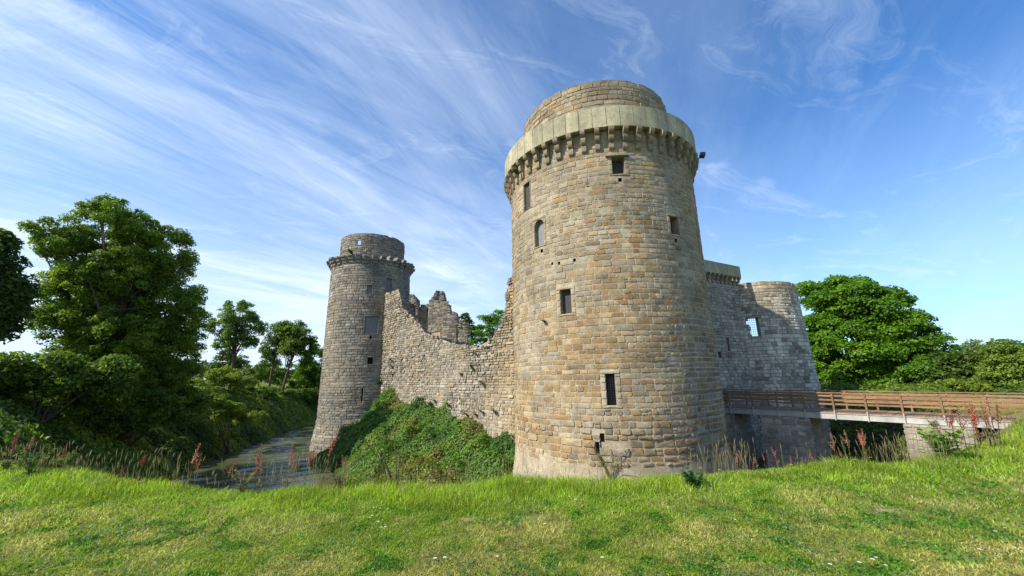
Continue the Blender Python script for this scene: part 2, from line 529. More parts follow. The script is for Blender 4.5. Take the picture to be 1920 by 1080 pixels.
def add_stone(mb, mp, r, u0, u1, z0, z1, p, col, g=0.012, jit=0.012, back=-0.02):
    """one block: rounded outline on the wall face, chamfered up to height p"""
    w, h = u1 - u0, z1 - z0
    if w < 0.05 or h < 0.05:
        return
    g = min(g, w * 0.2, h * 0.2)
    a0, a1, b0, b1 = u0 + g, u1 - g, z0 + g, z1 - g
    c = min(0.07, 0.24 * h, 0.24 * w) * r.uniform(0.15, 1.0)
    pts = [(a0 + c, b0), (a1 - c, b0), (a1, b0 + c), (a1, b1 - c), (a1 - c, b1), (a0 + c, b1), (a0, b1 - c), (a0, b0 + c)]
    pts = [(x + r.uniform(-jit, jit), y + r.uniform(-jit, jit)) for x, y in pts]
    cu, cz = (a0 + a1) / 2, (b0 + b1) / 2
    ins = min(0.016, w * 0.12, h * 0.12)
    tilt_u, tilt_z = r.uniform(-0.35, 0.35) * p, r.uniform(-0.35, 0.35) * p
    vs = []
    for x, y in pts:
        vs.append(mp(x, y, back))
    for x, y in pts:
        dx, dy = x - cu, y - cz
        k = 1 - ins / max(abs(dx), 1e-3) if abs(dx) > abs(dy) * w / h else 1 - ins / max(abs(dy), 1e-3)
        k = max(0.6, min(k, 1))
        vs.append(mp(cu + dx * k, cz + dy * k, p + tilt_u * (dx / w) * 2 + tilt_z * (dy / h) * 2))
    fs = [(i, (i + 1) % 8, 8 + (i + 1) % 8, 8 + i) for i in range(8)]
    vs.append(mp(cu + r.uniform(-.1, .1) * w, cz, p * 1.25))
    fs += [(8 + i, 8 + (i + 1) % 8, 16) for i in range(8)]
    mb.add(vs, fs, col)


def masonry(mb, mp, u_lo, u_hi, z_lo, z_hi, opens=(), pal=PAL_BIG, seed=1, ch=(0.24, 0.36), sl=(0.3, 0.75), pr=(0.012, 0.045),
            mortar=(0.40, 0.36, 0.28), colfn=None, prof=None, gap=0.012, rough=None, gapf=None, sheet_z=None, du=0.6, sheet_rng=None, warp=0.0):
    """a sheet of mortar with every block laid on it; opens = (u0,u1,z0,z1, surround)"""
    r = random.Random(seed)
    # courses
    z = z_lo
    lvl = 0
    while z < z_hi - 0.03:
        h = r.uniform(*ch) * (0.82 + 0.4 * vnoise(np.array([z * 0.45 + seed]), np.array([seed * 1.3]))[0])
        Lk = r.choice([0.65, 0.8, 1.0, 1.0, 1.2, 1.5])
        if z + h > z_hi - 0.12:
            h = z_hi - z
        z2 = z + h
        spans = [(u_lo, u_hi)]
        for (a, b, c, d, sr) in opens:
            c2, d2 = c - sr * 0.5, d + sr * 0.8
            aa, bb = a - sr, b + sr
            if z2 > c2 + 0.03 and z < d2 - 0.03:
                ns = []
                for s0, s1 in spans:
                    if bb <= s0 or aa >= s1:
                        ns.append((s0, s1))
                    else:
                        if aa > s0: ns.append((s0, aa))
                        if bb < s1: ns.append((bb, s1))
                spans = ns
        for s0, s1 in spans:
            u = s0
            k = 0
            while u < s1 - 1e-3:
                L = r.uniform(*sl) * (0.7 + 0.6 * h / ch[1]) * Lk
                if u + L > s1 - sl[0] * 0.5:
                    L = s1 - u
                um, zm = u + L / 2, z + h / 2
                if prof is None or zm < prof(um) - 0.05:
                    X, Y, Z = mp(um, zm, 0)
                    rg = rough(um, zm) if rough else 0.0
                    base = colfn(X, Y, Z, r) if colfn else pick(pal, r)
                    v = r.uniform(0.84, 1.14)
                    col = tuple(c * v for c in base)
                    gap_ = gap if gapf is None else gapf(um, zm, r)
                    p = r.uniform(*pr) * (1 + 2.2 * rg)
                    if rg > 0.3 and r.random() < 0.08 * rg:
                        p = -0.02; col = tuple(c * 0.6 for c in col)
                    if L < 0.36 and h > 0.2 and r.random() < 0.35:      # two thin blocks in one course
                        hm = h * r.uniform(0.4, 0.6)
                        add_stone(mb, mp, r, u, u + L, z, z + hm, p, col, gap_)
                        add_stone(mb, mp, r, u, u + L, z + hm, z2, p, shade(col, r.uniform(0.85, 1.15)), gap_)
                    else:
                        wv = warp * math.sin(um * 0.9 + zm * 0.7 + seed)
                        add_stone(mb, mp, r, u, u + L, z + wv, z2 + wv, p, col, gap_ * (1 + rg), 0.012 * (1 + 2 * rg))
                u += L
        z = z2
        lvl += 1
    # mortar sheet
    lo, hi = sheet_rng or (u_lo, u_hi)
    zl, zh = sheet_z or (z_lo, z_hi)
    ub = sorted(set([round(x, 4) for x in np.linspace(lo, hi, max(2, int((hi - lo) / du) + 1))] + [v for o in opens for v in (o[0], o[1]) if lo < v < hi]))
    zb = sorted(set([zl, zh] + [round(x, 4) for x in np.arange(zl, zh, 1.5)] + [v for o in opens for v in (o[2], o[3])]))
    for i in range(len(ub) - 1):
        um = (ub[i] + ub[i + 1]) / 2
        t0, t1 = (zh, zh) if prof is None else (prof(ub[i]), prof(ub[i + 1]))
        for j in range(len(zb) - 1):
            zm = (zb[j] + zb[j + 1]) / 2
            if any(o[0] < um < o[1] and o[2] < zm < o[3] for o in opens):
                continue
            if min(t0, t1) <= zb[j]:
                continue
            za, zc_ = min(zb[j + 1], t0), min(zb[j + 1], t1)
            mb.add([mp(ub[i], zb[j], 0), mp(ub[i + 1], zb[j], 0), mp(ub[i + 1], zc_, 0), mp(ub[i], za, 0)], [(0, 1, 2, 3)], mortar)


def surround(mb, mp, o, col=(0.52, 0.46, 0.35), r=None, p=0.03, arch=False):
    """dressed blocks around one opening (drawn inside the gap masonry() left for it)"""
    r = r or random.Random(int(o[0] * 100) & 0xffff)
    a, b, c, d, s = o
    cc = lambda: shade(col, r.uniform(0.88, 1.1))
    add_stone(mb, mp, r, a - s, b + s, d, d + s * 0.8, p + 0.01, cc(), 0.006, 0.004, back=-0.1)
    add_stone(mb, mp, r, a - s, b + s, c - s * 0.5, c, p + 0.012, cc(), 0.006, 0.004, back=-0.1)
    for x0, x1, e in ((a - s, a, 0), (b, b + s, 1)):
        z = c
        while z < d - 1e-3:
            h = r.uniform(0.26, 0.42)
            if z + h > d - 0.15:
                h = d - z
            add_stone(mb, mp, r, x0, x1, z, z + h, p, cc(), 0.006, 0.004, back=-0.1)
            z += h


def recess(name, mp, o, depth, parent, back_mat, jamb_mat, jamb_col=(0.34, 0.30, 0.23), back_depth=None, through=False, arch=False, grate=False, slats=False, label=None):
    """window: frame (the reveal) with its pane / board / shutter / black backing set back in it"""
    a, b, c, d, s = o
    e = 0.0015
    a, b, c, d = a + e, b - e, c + e, d - e
    mb = MB()
    vs = [mp(u, z, t) for t in (0.0, -depth) for u, z in ((a, c), (b, c), (b, d), (a, d))]
    mb.add(vs, [(0, 1, 5, 4), (1, 2, 6, 5), (2, 3, 7, 6), (3, 0, 4, 7)], jamb_col)
    if arch:
        n = 10
        R = (b - a) / 2
        cz, cu = d - R, (a + b) / 2
        for sgn in (-1, 1):
            pts = [(cu + sgn * R * math.cos(t), cz + R * math.sin(t)) for t in [math.pi / 2 * k / n for k in range(n + 1)]]
            for k in range(n):
                (u0, z0), (u1, z1) = pts[k], pts[k + 1]
                mb.add([mp(u0, z0, 0.012), mp(u1, z1, 0.012), mp(u1, d + e, 0.012), mp(u0, d + e, 0.012)], [(0, 1, 2, 3)], (0.42, 0.37, 0.28))
                mb.add([mp(u0, z0, 0.012), mp(u1, z1, 0.012), mp(u1, z1, -depth), mp(u0, z0, -depth)], [(0, 1, 2, 3)], (0.36, 0.32, 0.25))
    w = mb.build('window', jamb_mat, parent)
    if label:
        w['label'] = label
    if not through:
        q = MB()
        bd = depth - 0.02 if back_depth is None else back_depth
        if slats:
            n = int((d - c) / 0.13)
            for k in range(n):
                z0 = c + (d - c) * k / n
                z1 = c + (d - c) * (k + 1) / n
                q.add([mp(a, z0, -bd + 0.05), mp(b, z0, -bd + 0.05), mp(b, z1, -bd), mp(a, z1, -bd)], [(0, 1, 2, 3)])
                q.add([mp(a, z1, -bd), mp(b, z1, -bd), mp(b, z1, -bd + 0.05), mp(a, z1, -bd + 0.05)], [(0, 1, 2, 3)])
        else:
            n = max(2, int((b - a) / 0.14))
            for k in range(n):
                u0, u1 = a + (b - a) * k / n, a + (b - a) * (k + 1) / n - 0.008
                off = -bd + (k % 2) * 0.004
                q.add([mp(u0, c, off), mp(u1, c, off), mp(u1, d, off), mp(u0, d, off)], [(0, 1, 2, 3)])
            q.add([mp(a, c, -bd - 0.01), mp(b, c, -bd - 0.01), mp(b, d, -bd - 0.01), mp(a, d, -bd - 0.01)], [(0, 1, 2, 3)])
        q.build('shutter' if slats else 'window_back', back_mat, w)  # real board in some windows; elsewhere a black sheet painting the dark interior
    if grate:
        q = MB()
        nu, nz = max(2, int((b - a) / 0.11)), int((d - c) / 0.12)
        for k in range(1, nu):
            u = a + (b - a) * k / nu
            q.bar(mp(u, c, -0.10), mp(u, d, -0.10), 0.016, 0.016, up=(0.3, 0.9, 0))
        for k in range(1, nz):
            z = c + (d - c) * k / nz
            q.bar(mp(a, z, -0.115), mp(b, z, -0.115), 0.016, 0.016)
        q.build('grating', M_IRON, w)
    return w


def cyl_map(R, Rref=None):
    """angle 0 faces -Y, positive towards +X; tower-local coordinates"""
    Rf = R if callable(R) else (lambda z: R)
    Rr = Rref or Rf(4.0)

    def mp(u, z, d):
        t = u / Rr
        q = Rf(z) + d
        return (q * math.sin(t), -q * math.cos(t), z)
    return mp, Rr


def ring_cap(mb, Ro, Ri, z, col, n=96, jz=0.03, seed=0, zi=None):
    """top of a round wall: coping of irregular stones plus inner face down to zi"""
    r = random.Random(seed)
    zs = [z + r.uniform(-jz, jz) for _ in range(n)]
    vs = []
    for k in range(n):
        t = 2 * math.pi * k / n
        for R in (Ro, (Ro + Ri) / 2, Ri):
            vs.append((R * math.sin(t), -R * math.cos(t), zs[k] + r.uniform(-jz, jz) * 0.5))
        vs.append((Ri * math.sin(t), -Ri * math.cos(t), z - 0.5 if zi is None else zi))
    fs = []
    for k in range(n):
        k2 = (k + 1) % n
        for j in range(3):
            fs.append((4 * k + j, 4 * k2 + j, 4 * k2 + j + 1, 4 * k + j + 1))
    mb.add(vs, fs, col)
    m = int(2 * math.pi * Ro / 0.5)
    for k in range(m):
        if r.random() < 0.12:
            continue
        t0, t1 = 2 * math.pi * k / m, 2 * math.pi * (k + r.uniform(0.85, 0.99)) / m
        hh = r.uniform(0.02, 0.06) + jz
        c = shade(col, r.uniform(0.8, 1.15))
        vv = [(R * math.sin(t), -R * math.cos(t), zz_) for t in (t0, t1) for R in (Ro + r.uniform(0.0, 0.05), Ro - r.uniform(0.3, 0.5)) for zz_ in (z - 0.12, z + hh)]
        mb.add(vv, [(0, 1, 3, 2), (4, 6, 7, 5), (0, 4, 5, 1), (2, 3, 7, 6), (1, 5, 7, 3)], c)


def corbel_mesh(name, w, proj, h, steps, mat, seed, col):
    """stepped, rounded stone bracket growing out of the wall; local: +Y inward is 0, outward is -Y, z from 0 (bottom) to h"""
    r = random.Random(seed)
    mb = MB()
    hs = h / steps
    for k in range(steps):
        p = proj * (k + 1) / steps
        z0, z1 = k * hs + 0.004, (k + 1) * hs - 0.004
        n = 6
        prof = [(0.25, z0)]
        for j in range(n + 1):          # quarter-round nose
            t = math.pi / 2 * j / n
            prof.append((-(p - min(hs * 0.8, p * 0.8) * (1 - math.sin(t))), z0 + min(hs * 0.8, p) * (1 - math.cos(t)) * 0.9))
        prof += [(-p, z1), (0.25, z1)]
        ww = w * r.uniform(0.94, 1.0)
        m = len(prof)
        vs = [(sx * ww / 2, y, z) for sx in (-1, 1) for y, z in prof]
        fs = [tuple(range(m)), tuple(range(2 * m - 1, m - 1, -1))] + [(i, m + i, m + (i + 1) % m, (i + 1) % m) for i in range(m)]
        mb.add(vs, fs, shade(col, r.uniform(0.85, 1.12)))
    me_o = mb.build(name, mat)
    me = me_o.data
    bpy.data.objects.remove(me_o)
    return me


# ---- big round tower
BC = (6.32, 26.04)
tower = empty('round_tower', (BC[0], BC[1], -6.5))
tag(tower, 'tall round ochre stone tower with pale concrete parapet band, nearest of the castle towers', 'tower')
TB = 6.5           # local z offset: local z = world z + TB


def rb(z):
    w = z - TB
    base = 6.22 + 0.07 * max(0, min(1, (13 - w) / 14))
    if w < -3.0:
        base += 0.19 * (-3.0 - w)
    return base


mpB, RrB = cyl_map(rb, 6.25)
A = math.radians


def ob(t0, t1, z0, z1, s):
    return (A(t0) * RrB, A(t1) * RrB, z0 + TB, z1 + TB, s)


wB = {'w1': ob(-5.2, 1.2, 12.45, 13.5, 0.22), 'w2': ob(-60.5, -54.5, 11.75, 13.5, 0.1), 'w3': ob(-51.5, -44.5, 9.03, 10.68, 0.16),
      'w4': ob(23.8, 29.9, 9.04, 10.1, 0.2), 'w5': ob(-36.1, -30.2, 4.8, 6.15, 0.24), 'w6': ob(-16.2, -12.1, 0.08, 1.6, 0.26),
      'h1': ob(-2.7, -0.9, 11.98, 12.2, 0.0), 'h2': ob(-47.5, -45.7, 8.58, 8.8, 0.0), 'h3': ob(25.6, 27.3, 8.6, 8.82, 0.0),
      'p1': ob(-40.5, -39.4, 7.68, 7.84, 0.0), 'p2': ob(-36.4, -35.2, 7.6, 7.78, 0.0), 'p3': ob(-28.0, -26.7, 7.62, 7.80, 0.0),
      'd1': ob(-20.4, -18.4, -1.62, -1.22, 0.0), 'd2': ob(-22.4, -20.9, -2.15, -1.62, 0.0)}


def col_big(X, Y, Z, r):
    w = Z - TB
    t = math.atan2(X, -Y)
    g = n1(t * 2.0, w * 0.22, 1.3) * 1.0 + n1(t * 6, w * 0.8, 4.1) * 0.7
    grey = 0.45 + 0.045 * (w - 3) + 0.22 * max(0, t) + g
    if r.random() < grey:
        c = pick([((0.36, 0.325, 0.26), 4), ((0.42, 0.40, 0.35), 3), ((0.48, 0.45, 0.385), 2.2), ((0.28, 0.25, 0.20), 1.6), ((0.40, 0.34, 0.24), 2)], r)
    else:
        c = pick([((0.42, 0.29, 0.14), 3), ((0.47, 0.36, 0.21), 4), ((0.53, 0.45, 0.31), 2), ((0.35, 0.21, 0.095), 1.5), ((0.25, 0.20, 0.135), 1.0)], r)
    m_ = 0.34 + 0.25 * n1(t * 5, w * 0.6, 8.8)
    a_ = (0.42, 0.355, 0.245)
    c = tuple(x * (1 - m_) + y * m_ for x, y in zip(c, a_))
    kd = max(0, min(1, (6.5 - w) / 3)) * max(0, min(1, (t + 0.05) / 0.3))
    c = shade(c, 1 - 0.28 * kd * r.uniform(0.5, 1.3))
    if w < -2.6:
        k = min(1, (-2.6 - w) / 0.5) * (0.9 if t < 0.1 else 0.4)
        c = tuple(a * (1 - k) + b * k for a, b in zip(c, (0.50, 0.47, 0.41)))
    return c


def rough_big(u, z):
    w, t = z - TB, u / RrB
    return max(0.0, min(1.0, (0.1 - w) / 1.6)) * (0.5 + 0.5 * math.exp(-((t + 0.15) / 0.35) ** 2)) * (1.0 if w > -2.9 else 0.3)


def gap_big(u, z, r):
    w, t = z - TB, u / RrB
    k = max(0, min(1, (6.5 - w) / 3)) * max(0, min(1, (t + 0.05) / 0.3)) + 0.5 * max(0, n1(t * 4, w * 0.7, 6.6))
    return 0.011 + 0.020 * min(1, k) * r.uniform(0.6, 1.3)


mb = MB()
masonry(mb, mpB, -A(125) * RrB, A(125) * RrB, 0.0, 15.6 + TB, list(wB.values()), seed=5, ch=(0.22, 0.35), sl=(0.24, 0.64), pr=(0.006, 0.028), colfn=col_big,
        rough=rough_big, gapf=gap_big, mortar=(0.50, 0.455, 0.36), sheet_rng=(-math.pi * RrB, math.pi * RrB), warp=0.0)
for k in ('w1', 'w3', 'w4', 'w5', 'w6'):
    surround(mb, mpB, wB[k], col={'w6': (0.58, 0.52, 0.40), 'w1': (0.40, 0.35, 0.27)}.get(k, (0.46, 0.40, 0.30)))
surround(mb, mpB, wB['w2'], col=(0.40, 0.34, 0.25))
ring_cap(mb, 6.15, 5.2, 15.6 + TB, (0.35, 0.32, 0.26), zi=14 + TB)
mb.build('wall', M_BIG, tower)
recess('window', mpB, wB['w1'], 0.45, tower, M_SHUT, M_BIG, label='square upper window with broad lintel')
recess('window', mpB, wB['w2'], 0.4, tower, M_SHUT, M_BIG, back_depth=0.14, label='tall window with weathered board')
recess('window', mpB, wB['w3'], 0.4, tower, M_GSHUT, M_BIG, back_depth=0.25, arch=True, label='small round-arched window')
recess('window', mpB, wB['w4'], 0.45, tower, M_SHUT, M_BIG)
recess('window', mpB, wB['w5'], 0.45, tower, M_SHUT, M_BIG, back_depth=0.28)
recess('window', mpB, wB['w6'], 0.6, tower, M_BLACK, M_BIG, jamb_col=(0.5, 0.45, 0.35), grate=True, label='narrow grated window')
for k in ('h1', 'h2', 'h3', 'p1', 'p2', 'p3'):
    a_, b_, c_, d_, _s = wB[k]
    q = MB()
    q.add([mpB(u, z, t) for t in (0.0, -0.35) for u, z in ((a_, c_), (b_, c_), (b_, d_), (a_, d_))], [(0, 1, 5, 4), (1, 2, 6, 5), (2, 3, 7, 6), (3, 0, 4, 7), (4, 5, 6, 7)], (0.2, 0.18, 0.14))
    q.build('drain_hole', M_BLACK, tower)
q = MB()
for k in ('d1', 'd2'):
    a_, b_, c_, d_, _s = wB[k]
    q.add([mpB(u, z, t) for t in (0.0, -0.3) for u, z in ((a_, c_), (b_, c_), (b_, d_), (a_, d_))], [(0, 1, 5, 4), (1, 2, 6, 5), (2, 3, 7, 6), (3, 0, 4, 7), (4, 5, 6, 7)], (0.12, 0.10, 0.08))
q.build('missing_stones', M_BIG, tower)
# broad projecting lintel of the upper window
q = MB()
for t0, t1, z0, z1, pp in ((-8.4, 3.4, 13.52, 13.64, 0.17),):
    n = 6
    for i in range(n):
        ta, tb_ = A(t0 + (t1 - t0) * i / n) * RrB, A(t0 + (t1 - t0) * (i + 1) / n) * RrB
        vs = [mpB(u, z + TB, p_) for u in (ta, tb_) for z in (z0, z1) for p_ in (-0.1, pp)]
        q.add(vs, [(0, 1, 3, 2), (4, 6, 7, 5), (0, 4, 5, 1), (2, 3, 7, 6), (1, 5, 7, 3)], (0.40, 0.35, 0.27))
q.build('lintel', M_BIG, tower)
# corbels
RP = 6.66
NCB = 52
cms = [corbel_mesh('corbel', 0.29, RP - 6.2 + 0.12, 1.26, 3, M_BIG, 40 + i, (0.34, 0.30, 0.225)) for i in range(3)]
for k in range(NCB):
    t = 2 * math.pi * (k + 0.3) / NCB
    c = bpy.data.objects.new('corbel', cms[k % 3])
    COL.objects.link(c)
    c.parent = tower
    c.location = (6.2 * math.sin(t), -6.2 * math.cos(t), 13.93 + TB)
    c.rotation_euler = (0, 0, t + RNG.uniform(-0.012, 0.012))
    c.scale = (RNG.uniform(0.88, 1.08), RNG.uniform(0.9, 1.0), 1.0)
# parapet band of cast panels
mb = MB()
NP = 54
rr = random.Random(3)
for k in range(NP):
    t0, t1 = 2 * math.pi * k / NP, 2 * math.pi * (k + 1) / NP - 0.0045
    c = shade((0.50, 0.465, 0.335), rr.uniform(0.86, 1.06))
    m = 3
    dz = rr.uniform(-0.006, 0.006)
    o = rr.uniform(-0.004, 0.004)
    for j in range(m):
        a0, a1 = t0 + (t1 - t0) * j / m, t0 + (t1 - t0) * (j + 1) / m
        vs = [((R + (o if R > 6.4 else 0)) * math.sin(t), -(R + (o if R > 6.4 else 0)) * math.cos(t), z + TB + dz) for t in (a0, a1) for R in (RP, 6.34) for z in (15.20, 16.50)]
        fs = [(0, 1, 5, 4), (2, 6, 7, 3), (1, 3, 7, 5), (0, 4, 6, 2)]
        if j == 0: fs.append((0, 2, 3, 1))
        if j == m - 1: fs.append((4, 5, 7, 6))
        mb.add(vs, fs, c)
mb.build('parapet', M_CONC, tower)
mb = MB()
n = 72
vs = []
for k in range(n):
    t = 2 * math.pi * k / n
    vs += [(6.36 * math.sin(t), -6.36 * math.cos(t), 15.35 + TB), (4.9 * math.sin(t), -4.9 * math.cos(t), 15.7 + TB)]
mb.add(vs, [(2 * k, 2 * ((k + 1) % n), 2 * ((k + 1) % n) + 1, 2 * k + 1) for k in range(n)], (0.3, 0.28, 0.22))
mb.build('wall_walk', M_BIG, tower)
# upper drum
mpT, RrT = cyl_map(5.15, 5.15)
mb = MB()
masonry(mb, mpT, -A(130) * RrT, A(130) * RrT, 15.5 + TB, 19.38 + TB, [], seed=15, ch=(0.22, 0.36), sl=(0.3, 0.7), colfn=col_big, mortar=(0.43, 0.385, 0.30),
        sheet_rng=(-math.pi * RrT, math.pi * RrT))
ring_cap(mb, 5.15, 4.3, 19.4 + TB, (0.33, 0.30, 0.24), zi=16 + TB, jz=0.03, seed=5)
mb.build('upper_drum', M_BIG, tower)

# floodlight on the tower rim
fl = empty('floodlight', (BC[0] + 6.7 * math.sin(A(75)), BC[1] - 6.7 * math.cos(A(75)), 15.9))
tag(fl, 'small dark floodlight bracketed to the right rim of the big tower parapet', 'floodlight')
fl.rotation_euler = (0, 0, A(75))
q = MB(); q.bar((0, 0.15, 0.0), (0, -0.45, 0.05), 0.05, 0.05); q.bar((0, -0.42, 0.0), (0, -0.42, 0.2), 0.05, 0.05); q.build('bracket', M_IRON, fl)
q = MB()
q.add([(x, y, z) for x in (-0.2, 0.2) for y, z in ((-0.3, 0.12), (-0.62, 0.05), (-0.66, 0.32), (-0.34, 0.36))], [(0, 1, 2, 3), (7, 6, 5, 4), (0, 4, 5, 1), (1, 5, 6, 2), (2, 6, 7, 3), (3, 7, 4, 0)])
lh = q.build('lamp_housing', M_IRON, fl)
q = MB(); q.add([(-0.17, -0.634, 0.08), (0.17, -0.634, 0.08), (0.17, -0.672, 0.29), (-0.17, -0.672, 0.29)], [(0, 1, 2, 3)]); q.build('glass', plain_mat('lamp_glass', (0.3, 0.32, 0.33), 0.15, 0.1), lh)

# ---- left round tower
LC = (-17.6, 47.4)
ltow = empty('round_tower', (LC[0], LC[1], -7.0))
tag(ltow, 'slimmer grey round tower with open corbel ring rising from the moat on the left', 'tower')
TL = 7.0


def rl(z):
    w = z - TL
    return 4.62 + 0.012 * (14 - w) + (0.14 * (-2.5 - w) if w < -2.5 else 0)


mpL, RrL = cyl_map(rl, 4.64)


def ol(t0, t1, z0, z1, s):
    return (A(t0) * RrL, A(t1) * RrL, z0 + TL, z1 + TL, s)


wL = [ol(41, 50, 11.2, 13.0, 0.14), ol(15.2, 22.1, 10.97, 12.0, 0.14), ol(15.3, 31.9, 6.46, 8.42, 0.16), ol(21.5, 28.2, 3.16, 3.9, 0.14), ol(16.7, 18.2, -0.7, 0.64, 0.0), ol(22.4, 25.0, 5.93, 6.25, 0.0)]


def col_left(X, Y, Z, r):
    w = Z - TL
    t = math.atan2(X, -Y)
    g = n1(t * 2, w * 0.25, 7.3) + 0.5 * n1(t * 7, w, 2.2)
    c = pick(PAL_GREY, r)
    k = max(0, min(0.6, 0.25 + g * 0.7)) * (1 if w > 0 else 0.3)
    return tuple(a * (1 - k) + b * k for a, b in zip(c, (0.42, 0.34, 0.235)))


mb = MB()
masonry(mb, mpL, -A(120) * RrL, A(120) * RrL, 0.0, 15.0 + TL, wL, seed=25, ch=(0.22, 0.34), sl=(0.28, 0.7), colfn=col_left, mortar=(0.30, 0.28, 0.23), pr=(0.015, 0.06), gap=0.016,
        sheet_rng=(-math.pi * RrL, math.pi * RrL))
for i in (0, 1, 2, 3):
    surround(mb, mpL, wL[i], col=(0.40, 0.37, 0.31))
ring_cap(mb, 4.6, 3.6, 15.05 + TL, (0.3, 0.28, 0.23), zi=13 + TL, jz=0.08, seed=2)
mb.build('wall', M_GREY, ltow)
recess('window', mpL, wL[0], 0.4, ltow, M_GSHUT, M_GREY, slats=True, back_depth=0.2, label='tall narrow louvred window')
recess('window', mpL, wL[1], 0.4, ltow, M_GSHUT, M_GREY, slats=True, back_depth=0.22, label='small louvred window')
recess('window', mpL, wL[2], 0.3, ltow, M_GSHUT, M_GREY, slats=True, back_depth=0.15, label='large window closed by a grey louvred shutter')
recess('window', mpL, wL[3], 0.5, ltow, M_BLACK, M_GREY, label='small dark square window')
recess('arrow_slit', mpL, wL[4], 0.5, ltow, M_BLACK, M_BLACK)
recess('drain_hole', mpL, wL[5], 0.5, ltow, M_BLACK, M_BLACK)
cms = [corbel_mesh('corbel', 0.52, 0.66, 1.0, 3, M_GREY, 60 + i, (0.33, 0.305, 0.25)) for i in range(4)]
NCL = 34
rr = random.Random(9)
for k in range(NCL):
    t = 2 * math.pi * (k + 0.2) / NCL
    c = bpy.data.objects.new('corbel', cms[k % 4])
    COL.objects.link(c)
    c.parent = ltow
    c.location = (4.6 * math.sin(t), -4.6 * math.cos(t), 14.55 + TL + rr.uniform(-0.05, 0.05))
    c.rotation_euler = (0, 0, t + rr.uniform(-0.03, 0.03))
    c.scale = (1, rr.uniform(0.85, 1.08), rr.uniform(0.85, 1.1))
mpS, RrS = cyl_map(3.8, 3.8)
oS = (A(-9.5) * 3.8, A(-1.5) * 3.8, 17.05 + TL, 17.6 + TL, 0.12)
mb = MB()
masonry(mb, mpS, -A(130) * RrS, A(130) * RrS, 14.9 + TL, 18.35 + TL, [oS], seed=35, ch=(0.2, 0.32), sl=(0.25, 0.6), colfn=col_left, mortar=(0.30, 0.28, 0.23), gap=0.016, pr=(0.015, 0.06),
        sheet_rng=(-math.pi * RrS, math.pi * RrS))
surround(mb, mpS, oS, col=(0.40, 0.37, 0.31))
ring_cap(mb, 3.8, 3.1, 18.4 + TL, (0.30, 0.27, 0.21), zi=15 + TL, jz=0.04, seed=6)
ringi = MB()
mb.build('upper_drum', M_GREY, ltow)
# clear the inner face where the window looks through: the drum has no roof, so the opening shows sky
for o_ in list(ltow.children):
    if o_.name.startswith('upper_drum'):
        me = o_.data
        import bmesh
        bm = bmesh.new(); bm.from_mesh(me)
        kill = [f for f in bm.faces if all(abs(math.hypot(v.co.x, v.co.y) - 3.1) < 0.02 for v in f.verts) and -0.25 < math.atan2(f.calc_center_median().x, -f.calc_center_median().y) < 0.1]
        bmesh.ops.delete(bm, geom=kill, context='FACES')
        bm.to_mesh(me); bm.free()


# ---- straight walls
def wall_map(A0, D, N):
    def mp(u, z, d):
        return (A0[0] + D[0] * u + N[0] * d, A0[1] + D[1] * u + N[1] * d, z)
    return mp


